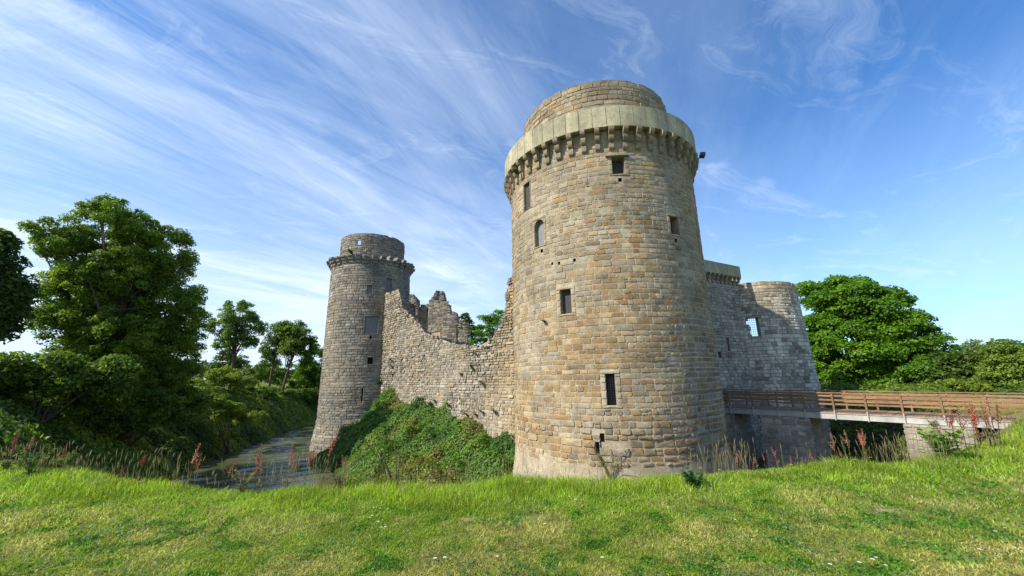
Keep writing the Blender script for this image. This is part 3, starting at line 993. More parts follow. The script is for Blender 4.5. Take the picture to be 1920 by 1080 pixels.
def solid_wall(name, mat, parent, A0, D, N, u0, u1, z0, prof, thick, pal, seed, ch=(0.2, 0.3), sl=(0.2, 0.5), mortar=(0.36, 0.33, 0.27), opens=(), pr=(0.015, 0.06),
               colfn=None, top_rubble=True, rub_col=(0.30, 0.27, 0.22), end_stones=(True, True), rough=None, gap=0.016, back_stones=False, rsize=1.0, drop=0.0):
    mp = wall_map(A0, D, N)
    mb = MB()
    zt = max(prof(u) for u in np.linspace(u0, u1, 80))
    masonry(mb, mp, u0, u1, z0, zt, opens, pal=pal, seed=seed, ch=ch, sl=sl, mortar=mortar, prof=prof, pr=pr, colfn=colfn, gap=gap, du=0.25, rough=rough)
    Nb = (-N[0], -N[1])
    mpb = wall_map((A0[0] - N[0] * thick, A0[1] - N[1] * thick), D, Nb)
    if back_stones:
        masonry(mb, mpb, u0, u1, z0, zt, opens, pal=pal, seed=seed + 1, ch=ch, sl=sl, mortar=mortar, prof=prof, pr=pr, colfn=colfn, gap=gap, du=0.25)
    else:
        masonry(mb, mpb, u0, u1, z0, zt, opens, pal=pal, seed=seed + 1, ch=(1.0, 1.4), sl=(1.5, 2.2), mortar=mortar, prof=(lambda u: prof(u) - drop), pr=pr, colfn=colfn, gap=gap, du=0.25)
    r = random.Random(seed + 2)
    # rough top
    us = np.linspace(u0, u1, int((u1 - u0) / 0.25) + 2)
    nt = max(3, int(thick / 0.35))
    rows = []
    for i, u in enumerate(us):
        row = []
        for j in range(nt + 1):
            d = -thick * j / nt
            e = 0 if j in (0, nt) else r.uniform(-0.22, 0.12)
            row.append(mp(u, prof(u) + e - drop * j / nt, d))
        rows.append(row)
    for i in range(len(us) - 1):
        for j in range(nt):
            mb.add([rows[i][j], rows[i + 1][j], rows[i + 1][j + 1], rows[i][j + 1]], [(0, 1, 2, 3)], shade(rub_col, r.uniform(0.7, 1.1)))
    # ends
    for ue, sg in ((u0, -1), (u1, 1)):
        if end_stones[0 if sg < 0 else 1]:
            Ne = (D[0] * sg, D[1] * sg)
            b0 = mp(ue, 0, -thick if sg < 0 else 0)
            De = (N[0], N[1]) if sg < 0 else (-N[0], -N[1])
            masonry(mb, wall_map(b0, De, Ne), 0.0, thick, z0, prof(ue), [], pal=pal, seed=seed + 3 + sg, ch=ch, sl=sl, mortar=mortar, pr=pr, colfn=colfn, gap=gap)
    if top_rubble:
        m = int((u1 - u0) * thick * 7 / rsize)
        for k in range(m):
            u = r.uniform(u0 + 0.1, u1 - 0.1)
            d = -r.uniform(0.02, thick - 0.05)
            z = prof(u) + drop * d / thick
            P = mp(u, z, d)
            s = r.uniform(0.09, 0.26) * rsize
            M = Matrix.Translation(P) @ Matrix.Rotation(r.uniform(0, 6.28), 4, 'Z') @ Matrix.Rotation(r.uniform(-.3, .3), 4, 'X')
            mb.box(-s, s, -s * 0.7, s * 0.7, -s * 0.7, s * 0.45, shade(rub_col, r.uniform(0.6, 1.35)), jit=s * 0.2, M=M)
        # ledges on steep parts of the break
        for k in range(len(us) - 1):
            g_ = abs(prof(us[k + 1]) - prof(us[k]))
            if g_ > 0.35:
                lo_, hi_ = sorted((prof(us[k]), prof(us[k + 1])))
                z = lo_
                while z < hi_:
                    for d in np.arange(0.15, thick, 0.4):
                        u = us[k] + (us[k + 1] - us[k]) * (z - prof(us[k])) / (prof(us[k + 1]) - prof(us[k]))
                        P = mp(u, z - drop * d / thick, -d)
                        s = r.uniform(0.16, 0.3) * rsize
                        M = Matrix.Translation(P) @ Matrix.Rotation(math.atan2(D[1], D[0]) + r.uniform(-.2, .2), 4, 'Z')
                        mb.box(-s * 0.8, s * 0.8, -s, s, -0.07, 0.07, shade(rub_col, r.uniform(0.6, 1.3)), jit=0.03, M=M)
                    z += 0.17
    return mb.build(name, mat, parent), mp


def jag(pts, amp=0.12, seed=0, step=0.32):
    xs, ys = [p[0] for p in pts], [p[1] for p in pts]

    def f(u):
        k = math.floor(u / step)
        h = random.Random(k * 7919 + seed).uniform(-amp, amp)
        return float(np.interp(u, xs, ys)) + h
    return f


def col_cw(X, Y, Z, r):
    s = (X - CW_A[0]) * CW_D[0] + (Y - CW_A[1]) * CW_D[1]
    c = pick(PAL_RUB, r)
    k = max(0, min(0.7, (s - 18.2) / 3.0)) + (0.35 if n1(s * .3, Z * .3, 9.9) > 0.15 else 0)
    return tuple(a * (1 - k) + b * k for a, b in zip(c, (0.46, 0.36, 0.215)))


def rough_cw(u, z):
    return max(0, min(1, 0.35 + 1.2 * n1(u * 0.25, z * 0.3, 3.3)))


cprof = jag([(-1.3, 10.2), (-0.8, 10.7), (0.0, 11.25), (3.3, 10.9), (3.9, 9.9), (4.4, 9.0), (5.0, 8.5), (6.4, 7.7), (7.2, 7.2), (8.4, 6.4), (9.4, 5.65), (12.2, 4.8), (13.9, 4.35), (16.2, 4.0), (17.6, 3.95), (18.6, 4.2),
             (19.2, 4.65), (20.0, 5.0), (20.4, 5.7), (20.8, 6.7), (21.05, 8.0), (21.4, 8.9), (22.5, 9.6), (23.2, 9.8)], 0.13, 4)
cw, mpC = solid_wall('castle_wall', M_RUBBLE, None, CW_A, CW_D, CW_N, -0.4, 23.2, -4.6, cprof, 1.6, PAL_RUB, 81, ch=(0.16, 0.27), sl=(0.18, 0.5), colfn=col_cw, rough=rough_cw,
                     mortar=(0.44, 0.40, 0.33), end_stones=(True, False), drop=1.3)
tag(cw, 'broken pale rubble curtain wall dipping in the middle between the two round towers', 'castle wall')

# right curtain block with corbels and parapet
A2 = np.array([9.6, 28.8]); D2 = np.array([4, 2.3]) / np.hypot(4, 2.3); N2 = np.array([D2[1], -D2[0]])
OFF2 = float(np.hypot(12.0 - 9.6, 30.18 - 28.8))
gb = empty('castle_gatehouse', (float(A2[0]), float(A2[1]), -7.0))
tag(gb, 'shaded grey gate wall block with a concrete parapet behind the bridge end', 'gatehouse')
mp2 = wall_map((0, 0), D2, N2)
UE = OFF2 + 10.3
mb = MB()


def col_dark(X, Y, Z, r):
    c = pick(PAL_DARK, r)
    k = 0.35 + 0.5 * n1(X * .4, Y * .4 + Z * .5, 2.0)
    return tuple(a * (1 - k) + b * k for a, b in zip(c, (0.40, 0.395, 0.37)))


op2 = [(OFF2 + 7.35, OFF2 + 7.68, 3.3 + 7, 4.45 + 7, 0.16), (OFF2 + 5.9, OFF2 + 6.3, 2.72 + 7, 3.2 + 7, 0.0), (OFF2 + 1.9, OFF2 + 4.3, -0.9 + 7, 1.9 + 7, 0.3)]
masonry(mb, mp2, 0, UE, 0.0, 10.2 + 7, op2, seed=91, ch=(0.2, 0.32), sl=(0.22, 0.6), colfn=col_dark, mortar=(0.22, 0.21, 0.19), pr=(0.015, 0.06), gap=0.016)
surround(mb, mp2, op2[0], col=(0.36, 0.34, 0.30)); surround(mb, mp2, op2[2], col=(0.36, 0.34, 0.30))
TH = 2.8
De = (-N2[0], -N2[1])
masonry(mb, wall_map(mp2(UE, 0, 0), De, (D2[0], D2[1])), 0.0, TH, 0.0, 10.2 + 7, [], seed=92, ch=(0.2, 0.32), sl=(0.22, 0.6), colfn=col_dark, mortar=(0.22, 0.21, 0.19))
masonry(mb, wall_map(mp2(UE, 0, -TH), (-D2[0], -D2[1]), (-N2[0], -N2[1])), 0.0, UE, 0.0, 10.2 + 7, [], seed=93, ch=(1, 1.3), sl=(1, 2), colfn=col_dark, mortar=(0.22, 0.21, 0.19))
mb.add([mp2(0, 17.2, 0), mp2(UE, 17.2, 0), mp2(UE, 17.2, -TH), mp2(0, 17.2, -TH)], [(0, 1, 2, 3)], (0.25, 0.24, 0.22))
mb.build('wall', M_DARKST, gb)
recess('window', mp2, op2[0], 0.5, gb, M_BLACK, M_DARKST, jamb_col=(0.22, 0.21, 0.19))
recess('window', mp2, op2[1], 0.5, gb, M_BLACK, M_DARKST, jamb_col=(0.2, 0.19, 0.17))
recess('doorway', mp2, op2[2], 0.8, gb, M_SHUT, M_DARKST, jamb_col=(0.2, 0.19, 0.17))
cme = corbel_mesh('corbel', 0.26, 0.42, 0.75, 3, M_DARKST, 99, (0.24, 0.22, 0.185))
rz2 = math.atan2(D2[1], D2[0])
for k in range(18):
    u = UE - 0.15 - k * 0.62
    c = bpy.data.objects.new('corbel', cme)
    COL.objects.link(c)
    c.parent = gb
    c.location = mp2(u, 9.25 + 7, 0)
    c.rotation_euler = (0, 0, rz2)
mb = MB()
for i in range(9):
    ua, ub_ = UE + 0.05 - 1.35 * (i + 1), UE + 0.05 - 1.35 * i - 0.012
    vs = [mp2(u, z + 7, d) for u in (ua, ub_) for z in (10.0, 11.05) for d in (0.42, 0.15)]
    mb.add(vs, [(0, 2, 3, 1), (4, 5, 7, 6), (0, 4, 6, 2), (1, 3, 7, 5), (2, 6, 7, 3), (0, 1, 5, 4)], shade((0.42, 0.39, 0.27), RNG.uniform(0.94, 1.04)))
mb.build('parapet', M_CONC, gb)

# ---- right round tower (ruined, open at the back)
RC = (23.8, 40.0)
rtow = empty('round_tower', (RC[0], RC[1], -7.0))
tag(rtow, 'flat-topped ruined round tower streaked black and white, rightmost tower beyond the bridge', 'tower')


def rr_(z):
    w = z - 7
    return 4.75 + 0.045 * (9.7 - w)


mpR, RrR = cyl_map(rr_, 4.9)
oR = (A(-29) * 4.9, A(-17.5) * 4.9, 4.65 + 7, 6.35 + 7, 0.0)


def col_right(X, Y, Z, r):
    w = Z - 7
    t = math.atan2(X, -Y)
    c = shade(pick(PAL_DARK, r), 1.35)
    k = max(0, min(1, (w - 6.5) / 3)) * 0.6
    c = tuple(a * (1 - k) + b * k for a, b in zip(c, (0.40, 0.30, 0.18)))
    if n1(t * 3.5, w * 0.35, 5.5) + 0.35 * math.exp(-((w - 5.5) / 2.2) ** 2) > 0.12 and r.random() < 0.75 and w < 8.8:
        c = tuple(a * 0.3 + b * 0.7 for a, b in zip(c, (0.58, 0.57, 0.53)))
    return c


mb = MB()
oR2 = (A(-19) * 4.9, A(-8) * 4.9, 4.65 + 7, 5.2 + 7, 0)
rprof = jag([(-20, 9.65 + 7), (20, 9.65 + 7)], 0.05, 9, 0.5)
masonry(mb, mpR, -A(115) * RrR, A(115) * RrR, 0.0, 9.75 + 7, [oR], seed=95, ch=(0.2, 0.33), sl=(0.22, 0.62), colfn=col_right, mortar=(0.24, 0.23, 0.20), pr=(0.01, 0.045), gap=0.016,
        prof=rprof)
# inner face and rim (the back quarter has fallen)
n = 60
vs, fs = [], []
Ri = 3.9
def inner_open(t, z):
    return A(-31) < t < A(-16) and 4.4 + 7 < z < 6.6 + 7
zlev = [0, 4.4 + 7, 5.5 + 7, 6.6 + 7, 9.62 + 7]
for k in range(n):
    t0, t1 = A(-115) + A(230) * k / n, A(-115) + A(230) * (k + 1) / n
    for j in range(4):
        if inner_open((t0 + t1) / 2, (zlev[j] + zlev[j + 1]) / 2):
            continue
        mb.add([(Ri * math.sin(t), -Ri * math.cos(t), z) for t, z in ((t0, zlev[j]), (t1, zlev[j]), (t1, zlev[j + 1]), (t0, zlev[j + 1]))], [(0, 1, 2, 3)], (0.20, 0.19, 0.17))
    z_ = 9.62 + 7
    mb.add([(q_ * math.sin(t), -q_ * math.cos(t), z_) for t, q_ in ((t0, Ri), (t1, Ri), (t1, 4.76), (t0, 4.76))], [(0, 1, 2, 3)], (0.26, 0.24, 0.2))
for t in (A(-115), A(115)):
    mb.add([(q_ * math.sin(t), -q_ * math.cos(t), z) for q_, z in ((Ri, 0), (rr_(0), 0), (4.76, 9.62 + 7), (Ri, 9.62 + 7))], [(0, 1, 2, 3)], (0.22, 0.2, 0.17))
mb.build('wall', M_DARKST, rtow)
q = MB()
a_, b_, c_, d_, _s = oR
q.add([mpR(u, z, t) for t in (0.0, -0.95) for u, z in ((a_, c_), (b_, c_), (b_, d_), (a_, d_))], [(0, 1, 5, 4), (1, 2, 6, 5), (2, 3, 7, 6), (3, 0, 4, 7)], (0.3, 0.28, 0.25))
rg = random.Random(12)
for k in range(16):
    z = c_ + (d_ - c_) * rg.random()
    s_ = rg.uniform(0.08, 0.2)
    P = mpR(a_ + rg.uniform(0, 0.12), z, -rg.uniform(0.1, 0.6))
    q.box(-s_, s_, -s_, s_, -s_ * .6, s_ * .6, shade((0.34, 0.33, 0.30), rg.uniform(0.7, 1.2)), jit=0.03, M=Matrix.Translation(P))
wr = q.build('window', M_DARKST, rtow)
q = MB()
for k in range(1, 6):
    u = a_ + (b_ - a_) * k / 6
    q.bar(mpR(u, c_, -0.3), mpR(u, d_, -0.3), 0.022, 0.022, up=(0.3, 0.9, 0))
for k in range(1, 8):
    z = c_ + (d_ - c_) * k / 8
    q.bar(mpR(a_, z, -0.32), mpR(b_, z, -0.32), 0.022, 0.022)
q.build('grating', plain_mat('pale_grating', (0.45, 0.45, 0.44), 0.6, 0.2), wr)

# ---- ruins inside the castle, beyond the dip in the wall
def ruin(name, label, x0, x1, y, pts, thick, seed, opens=(), D=(1, 0), amp=0.15, mat=M_RUBBLE, pal=PAL_RUB):
    N = (D[1], -D[0])
    o, _ = solid_wall(name, mat, None, (0, y), D, N, x0, x1, -1.2, jag(pts, amp, seed, 0.4), thick, pal, seed, ch=(0.25, 0.4), sl=(0.3, 0.7), opens=opens, rsize=1.3)
    tag(o, label, 'ruined wall', 'ruined walls inside the castle')
    return o


ruin('ruined_wall', 'narrow upright ruined wall stub just right of the grey tower', -17.2, -15.3, 62, [(-17.2, 14.7), (-16.2, 14.8), (-15.7, 14.3), (-15.5, 12.8), (-15.3, 12.6)], 1.6, 201)
ruin('ruined_wall', 'low ruined wall with a small see-through window between two taller stubs', -15.3, -12.8, 63.5, [(-15.3, 13.1), (-14.0, 13.4), (-12.8, 13.2)], 1.2, 207,
     opens=((-14.15, -13.45, 11.4, 12.7, 0.0),))
ruin('ruined_wall', 'tallest ruined wall fragment with a stepped pointed top inside the castle', -13.3, -11.0, 61, [(-13.3, 13.6), (-12.4, 14.0), (-12.0, 15.1), (-11.2, 15.0), (-11.0, 13.5)], 1.8, 213)
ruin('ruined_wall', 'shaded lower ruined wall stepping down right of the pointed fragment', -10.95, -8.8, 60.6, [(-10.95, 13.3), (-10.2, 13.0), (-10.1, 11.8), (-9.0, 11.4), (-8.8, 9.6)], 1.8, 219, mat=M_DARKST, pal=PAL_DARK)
ruin('ruined_wall', 'rough standing stone pillar at the foot of the ruins before the trees', -8.2, -6.9, 59, [(-8.2, 8.6), (-7.8, 9.9), (-7.2, 9.6), (-6.9, 8.0)], 1.3, 225, mat=M_DARKST, pal=PAL_GREY)
ruin('ruined_wall', 'long low ruined wall on the ground behind the dip of the curtain wall', -12.5, 1.5, 56, [(-12.5, 7.6), (-10, 6.9), (-8, 6.4), (-4, 5.2), (1.5, 4.6)], 1.5, 231, amp=0.3, mat=M_DARKST, pal=PAL_GREY)

# ------------------------------------------------------------------ bridge
br = empty('footbridge', (24.2, 17.9, -0.9))
tag(br, 'brown timber footbridge with railings crossing the moat to the castle gate', 'bridge')
BA, BB = Vector((13.3, 31.6, 0)), Vector((24.6, 17.25, 0))
BD = (BB - BA).normalized()
BN = Vector((-BD.y, BD.x, 0))       # to the far side (right/back)
if BN.y < 0: BN = -BN
BLn = (BB - BA).length
off = Vector((24.2, 17.9, -0.9))
DZ = -0.92


def bpnt(s, n_, z):
    return BA + BD * s + BN * n_ + Vector((0, 0, z)) - off


rr = random.Random(17)
mb = MB()
s = 0.0
while s < BLn:
    w = 0.14
    c = shade((0.25, 0.155, 0.10), rr.uniform(0.75, 1.2))
    mb.bar(bpnt(s + w / 2, -0.02, DZ), bpnt(s + w / 2, 2.62, DZ + rr.uniform(-.004, .004)), w - 0.012, 0.05, c)
    s += w
mb.build('deck', M_WOOD, br)
for n_ in (0.0, 2.6):
    q = MB()
    q.bar(bpnt(0, n_, DZ - 0.20), bpnt(BLn, n_, DZ - 0.20), 0.10, 0.30)
    q.bar(bpnt(0, n_, DZ - 0.045), bpnt(BLn, n_, DZ - 0.045), 0.18, 0.03)
    q.bar(bpnt(0, n_, DZ - 0.36), bpnt(BLn, n_, DZ - 0.36), 0.18, 0.03)
    q.build('girder', M_GIRD, br)
NPST = 13
for side, n_ in ((0, -0.08), (1, 2.68)):
    for k in range(NPST):
        s = 0.4 + k * (BLn - 0.5) / (NPST - 1)
        q = MB()
        c = shade((0.23, 0.135, 0.075), rr.uniform(0.85, 1.15))
        lean = rr.uniform(-0.02, 0.02)
        q.bar(bpnt(s, n_, DZ - 0.05), bpnt(s + lean, n_, 0.2), 0.09, 0.09, c, up=tuple(BD))
        q.build('post', M_WOOD, br)
        q = MB()
        q.bar(bpnt(s, n_ - (0.03 if side == 0 else -0.03), DZ - 0.42), bpnt(s, n_ - (0.03 if side == 0 else -0.03), DZ + 0.12), 0.10, 0.05, up=tuple(BD))
        q.build('bracket', M_GIRD, br)
    for z, h, th in ((0.21, 0.05, 0.13), (0.04, 0.10, 0.035), (-0.20, 0.10, 0.035), (-0.44, 0.10, 0.035)):
        q = MB()
        for k in range(NPST - 1):
            s0 = 0.4 + k * (BLn - 0.5) / (NPST - 1)
            s1 = 0.4 + (k + 1) * (BLn - 0.5) / (NPST - 1)
            c = shade((0.25, 0.150, 0.082), rr.uniform(0.8, 1.2))
            nn = n_ + (0.065 if side == 0 else -0.065) * (0 if z > 0.2 else 1)
            q.bar(bpnt(s0 + 0.004, nn, z + rr.uniform(-.008, .008)), bpnt(s1 - 0.004, nn, z + rr.uniform(-.008, .008)), th, h, c)
        q.build('handrail' if z > 0.2 else 'rail', M_WOOD, br)
# gate-end post and slanting iron stays
q = MB()
q.bar(bpnt(0.6, -0.1, DZ), bpnt(0.6, -0.1, 1.2), 0.12, 0.12, (0.10, 0.07, 0.05), up=tuple(BD))
q.build('post', M_WOOD, br)
q = MB()
q.bar(bpnt(0.9, -0.16, 0.1), bpnt(-0.6, -0.16, 1.7), 0.05, 0.05)
q.build('stay', M_IRON, br)


def pier(label, s0, s1, n0, n1_, ztop, seed, mat, colf, batter=0.05):
    P = BA + BD * ((s0 + s1) / 2) + BN * ((n0 + n1_) / 2)
    e = empty('bridge_pier', (P.x, P.y, -7.2))
    tag(e, label, 'bridge pier')
    hw, hn = (s1 - s0) / 2, (n1_ - n0) / 2
    mb = MB()
    H = ztop + 7.2
    d2, n2 = Vector((BD.x, BD.y, 0)), Vector((BN.x, BN.y, 0))
    for D_, N_, hw_, hn_, sd in ((d2, -n2, hw, hn, 1), (n2, d2, hn, hw, 2), (-d2, n2, hw, hn, 3), (-n2, -d2, hn, hw, 4)):
        def mp(u, z, d, D_=D_, N_=N_, hw_=hw_, hn_=hn_):
            f = 1 + batter * (H - z) / H
            v = D_ * u * f + N_ * (hn_ * f + d)
            return (v.x, v.y, z)
        masonry(mb, mp, -hw_, hw_, 0, H, [], seed=seed + sd, ch=(0.25, 0.36), sl=(0.3, 0.65), colfn=colf, mortar=(0.38, 0.36, 0.31), pr=(0.01, 0.05))
    c = [tuple(d2 * a + n2 * b + Vector((0, 0, H))) for a, b in ((-hw, -hn), (hw, -hn), (hw, hn), (-hw, hn))]
    mb.add(c, [(0, 1, 2, 3)], (0.4, 0.38, 0.33))
    mb.build('masonry', mat, e)
    return e


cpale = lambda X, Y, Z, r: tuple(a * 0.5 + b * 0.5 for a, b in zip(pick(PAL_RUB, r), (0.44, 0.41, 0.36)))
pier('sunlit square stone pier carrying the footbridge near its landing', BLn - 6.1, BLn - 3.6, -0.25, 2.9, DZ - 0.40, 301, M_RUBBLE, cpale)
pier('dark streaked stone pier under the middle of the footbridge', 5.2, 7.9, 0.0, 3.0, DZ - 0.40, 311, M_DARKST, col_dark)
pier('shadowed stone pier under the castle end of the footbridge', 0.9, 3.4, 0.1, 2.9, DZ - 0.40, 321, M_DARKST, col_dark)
# ------------------------------------------------------------------ foliage helpers
FPX = 731.0
LEAFK = np.array([2.15, 1.85, 1.5])


def wray(px_, py_):
    d = _r * (px_ - 960) - _u * (py_ - 540) + _F * FPX
    return d / math.hypot(d.x, d.y)


def wat(px_, py_, D):
    """point seen at that place of the photograph, D metres away over the ground"""
    d = wray(px_, py_)
    return Vector((d.x * D, d.y * D, EYE + d.z * D))


def blob(px_, py_, D, rx, ry, depth=None):
    P = wat(px_, py_, D)
    d = wray(px_, py_)
    c = d.y
    r_ = rx * D * c * c / FPX
    return (P.x, P.y, P.z, r_, depth or r_, ry * D * c / FPX)


def leaf_mesh(name, C, N_, size, cols, mat, parent=None, aspect=0.62, seed=0):
    n = len(C)
    R_ = np.random.RandomState(seed + 5)
    N_ = N_ / np.maximum(np.linalg.norm(N_, axis=1, keepdims=True), 1e-6)
    t = R_.normal(size=(n, 3))
    a = np.cross(N_, t)
    a /= np.maximum(np.linalg.norm(a, axis=1, keepdims=True), 1e-6)
    b = np.cross(N_, a)
    L = size[:, None] * 0.5
    bend = N_ * L * R_.uniform(-0.35, 0.1, (n, 1))
    V = np.stack([C - a * L + bend, C + b * L * aspect, C + a * L + bend, C - b * L * aspect], 1).reshape(-1, 3)
    F_ = np.arange(4 * n).reshape(n, 4)
    return np_mesh(name, V, F_, 4, np.repeat(cols, 4, axis=0), mat, parent)


def crown(blobs, nclump, clump_r, per, leaf, pal, seed, flat=0.6, fill=0.55, droop=0.0):
    """leaf centres, facing, size and colour for a crown: many clumps spread through the envelope blobs, leaves on the skin of each clump"""
    R_ = np.random.RandomState(seed)
    B = np.array(blobs)
    vol = (B[:, 3] * B[:, 4] * B[:, 5]) ** 0.72
    ch = R_.choice(len(B), nclump, p=vol / vol.sum())
    d = R_.normal(size=(nclump, 3)); d /= np.linalg.norm(d, axis=1, keepdims=True)
    rad = R_.uniform(fill, 1.0, (nclump, 1)) ** 0.6
    CC = B[ch, :3] + d * rad * B[ch, 3:6]
    cr = clump_r * R_.uniform(0.6, 1.35, nclump)
    per_i = (per * (cr / clump_r) ** 2 * R_.uniform(0.7, 1.2, nclump)).astype(int)
    ii = np.repeat(np.arange(nclump), per_i)
    n = len(ii)
    e = R_.normal(size=(n, 3)); e /= np.linalg.norm(e, axis=1, keepdims=True)
    e[:, 2] = np.where(R_.rand(n) < 0.6, np.abs(e[:, 2]), e[:, 2])
    sh = R_.uniform(0.15, 1.0, (n, 1)) ** 0.45
    lump = 0.75 + 0.5 * vnoise(e[:, 0] * 2 + ii * 3.1, e[:, 1] * 2 + 7, e[:, 2] * 2, seed)[:, None]
    off = e * sh * cr[ii][:, None] * lump
    off[:, 2] *= flat
    off[:, 2] -= droop * (off[:, 0] ** 2 + off[:, 1] ** 2)
    C = CC[ii] + off
    Nn = e * 0.5 + R_.normal(size=(n, 3)) * 0.55 + np.array([0, 0, 0.45])
    size = leaf * R_.uniform(0.6, 1.35, n)
    P = np.array([p[:3] for p in pal]) * LEAFK
    w = np.array([p[3] for p in pal]); w = w / w.sum()
    cc = P[R_.choice(len(P), nclump, p=w)]
    cl = 0.62 * cc[ii] + 0.38 * P[R_.choice(len(P), n, p=w)]
    cl = cl * R_.uniform(0.75, 1.25, (n, 1))
    return C, Nn, size, cl, CC, cr


def gz(x, y):
    return float(height(np.array([x]), np.array([y]))[0])


G_MID = [(0.050, 0.100, 0.016, 4), (0.075, 0.135, 0.020, 3), (0.035, 0.075, 0.014, 3), (0.11, 0.16, 0.03, 1)]
G_YEL = [(0.115, 0.165, 0.022, 4), (0.080, 0.135, 0.020, 3), (0.050, 0.095, 0.016, 2)]
G_DARK = [(0.028, 0.058, 0.014, 4), (0.040, 0.080, 0.018, 3), (0.055, 0.095, 0.020, 1)]
G_BRIGHT = [(0.055, 0.135, 0.011, 4), (0.036, 0.095, 0.010, 3), (0.080, 0.165, 0.014, 2)]
G_PALE = [(0.095, 0.145, 0.055, 3), (0.075, 0.125, 0.040, 3), (0.12, 0.17, 0.07, 1)]


def make_tree(name, label, cat, group, blobs, base, nclump, clump_r, per, leaf, pal, seed, trunk_r=0.3, flat=0.6, lean=None, limbs=10, fill=0.5, ends=None, droop=0.0):
    C, Nn, size, cl, CC, cr = crown(blobs, nclump, clump_r, per, leaf, pal, seed, flat, fill, droop)
    root = empty(name, base)
    tag(root, label, cat, group)
    b = np.array(base)
    leaf_mesh('crown', C - b, Nn, size, cl, M_LEAF, root, seed=seed)
    r = random.Random(seed)
    mb = MB()
    cen = np.array(blobs)[:, :3].mean(0)
    top = Vector(cen - b)
    tip = Vector(ends) - Vector(base) if ends is not None else top
    mid = Vector((tip.x * 0.45 + r.uniform(-.2, .2), tip.y * 0.45, tip.z * 0.5))
    pts = [Vector((0, 0, -0.4)), Vector((tip.x * 0.1, tip.y * 0.1, tip.z * 0.12)), mid, tip, top + Vector((0, 0, (np.array(blobs)[:, 2].max() - cen[2]) * 0.7))]
    mb.tube(pts, [trunk_r * 1.35, trunk_r, trunk_r * 0.8, trunk_r * 0.6, trunk_r * 0.15], 8)
    pick_ = r.sample(range(len(CC)), min(limbs, len(CC)))
    for k in pick_:
        e = Vector(CC[k] - b)
        t = r.uniform(0.35, 0.95)
        s_ = mid.lerp(tip, (t - 0.35) / 0.6) if t > 0.35 else mid
        m_ = s_.lerp(e, 0.5) + Vector((r.uniform(-.3, .3), r.uniform(-.3, .3), -0.06 * (e - s_).length))
        mb.tube([s_, m_, e], [trunk_r * 0.38, trunk_r * 0.22, trunk_r * 0.06], 5)
    mb.build('trunk', M_BARK, root, True)
    return root


def tbase(px_, py_, D):
    P = wat(px_, py_, D)
    return (P.x, P.y, gz(P.x, P.y))


GL = 'trees on the left bank of the moat'
D1 = 43
make_tree('tree', 'huge broad leafy tree with sunlit top filling the left bank', 'tree', GL,
          [blob(215, 425, D1, 95, 55), blob(125, 455, D1, 75, 38), blob(300, 480, D1, 75, 60), blob(215, 520, D1, 120, 65), blob(325, 590, D1, 72, 70),
           blob(120, 600, D1, 75, 42), blob(230, 640, D1, 125, 65), blob(335, 675, D1, 62, 55), blob(65, 440, D1, 34, 20), blob(240, 720, D1, 120, 50), blob(150, 540, D1, 90, 40)],
          tbase(240, 760, D1), 980, 0.58, 330, 0.165, [(0.068, 0.128, 0.018, 4), (0.105, 0.172, 0.020, 3), (0.050, 0.098, 0.015, 3)], 501, 0.55, 0.85, limbs=90, fill=0.25)
D0 = 35
make_tree('tree', 'dark tree cut by the left edge of the photo', 'tree', GL,
          [blob(-60, 520, D0, 75, 80), blob(5, 560, D0, 42, 45), blob(-20, 600, D0, 50, 35), blob(-10, 450, D0, 26, 14)],
          tbase(-90, 760, D0), 170, 0.8, 300, 0.24, G_DARK, 502, 0.4, 0.85, limbs=20, fill=0.3)
make_tree('tree', 'slender open-crowned tree on a single bare trunk between huge tree and grey tower', 'tree', GL,
          [blob(445, 588, 72, 42, 26), blob(415, 612, 72, 26, 24), blob(472, 612, 72, 26, 20), blob(440, 630, 72, 34, 18), blob(462, 642, 72, 26, 14), blob(420, 645, 72, 22, 14)],
          tbase(438, 705, 72), 190, 0.6, 150, 0.22, [(0.07, 0.135, 0.03, 3), (0.095, 0.165, 0.035, 3), (0.055, 0.105, 0.022, 2)], 503, 0.26, 0.85, limbs=34, fill=0.25, ends=wat(443, 625, 72))
make_tree('tree', 'tree with a leaning pinkish trunk and airy crown nearest the grey tower', 'tree', GL,
          [blob(556, 632, 80, 34, 26), blob(575, 652, 80, 20, 20), blob(540, 618, 80, 22, 14), blob(568, 672, 80, 18, 14), blob(548, 650, 80, 26, 22)],
          tbase(527, 722, 79), 160, 0.75, 140, 0.27, G_MID, 504, 0.24, 0.85, limbs=26, fill=0.25, ends=wat(552, 655, 79))
make_tree('tree', 'thin tree with a straight bare trunk just left of the leaning one', 'tree', GL,
          [blob(520, 628, 82, 24, 22), blob(505, 655, 82, 16, 20), blob(528, 655, 82, 16, 16), blob(512, 670, 82, 16, 14)],
          tbase(505, 722, 81), 95, 0.75, 130, 0.27, G_MID, 505, 0.20, 0.85, limbs=18, fill=0.25, ends=wat(518, 655, 81))


def make_bush(name, label, cat, group, blobs, base, nclump, clump_r, per, leaf, pal, seed, flat=0.7, stems=6):
    C, Nn, size, cl, CC, cr = crown(blobs, nclump, clump_r, per, leaf, pal, seed, flat, 0.4)
    root = empty(name, base)
    tag(root, label, cat, group)
    b = np.array(base)
    leaf_mesh('foliage', C - b, Nn, size, cl, M_LEAF, root, seed=seed)
    r = random.Random(seed)
    mb = MB()
    for k in r.sample(range(len(CC)), min(stems, len(CC))):
        e = Vector(CC[k] - b)
        mb.tube([Vector((r.uniform(-.2, .2), r.uniform(-.2, .2), -0.3)), e * 0.5 + Vector((0, 0, .1)), e], [0.06, 0.04, 0.01], 4)
    mb.build('stems', M_BARK, root)
    return root


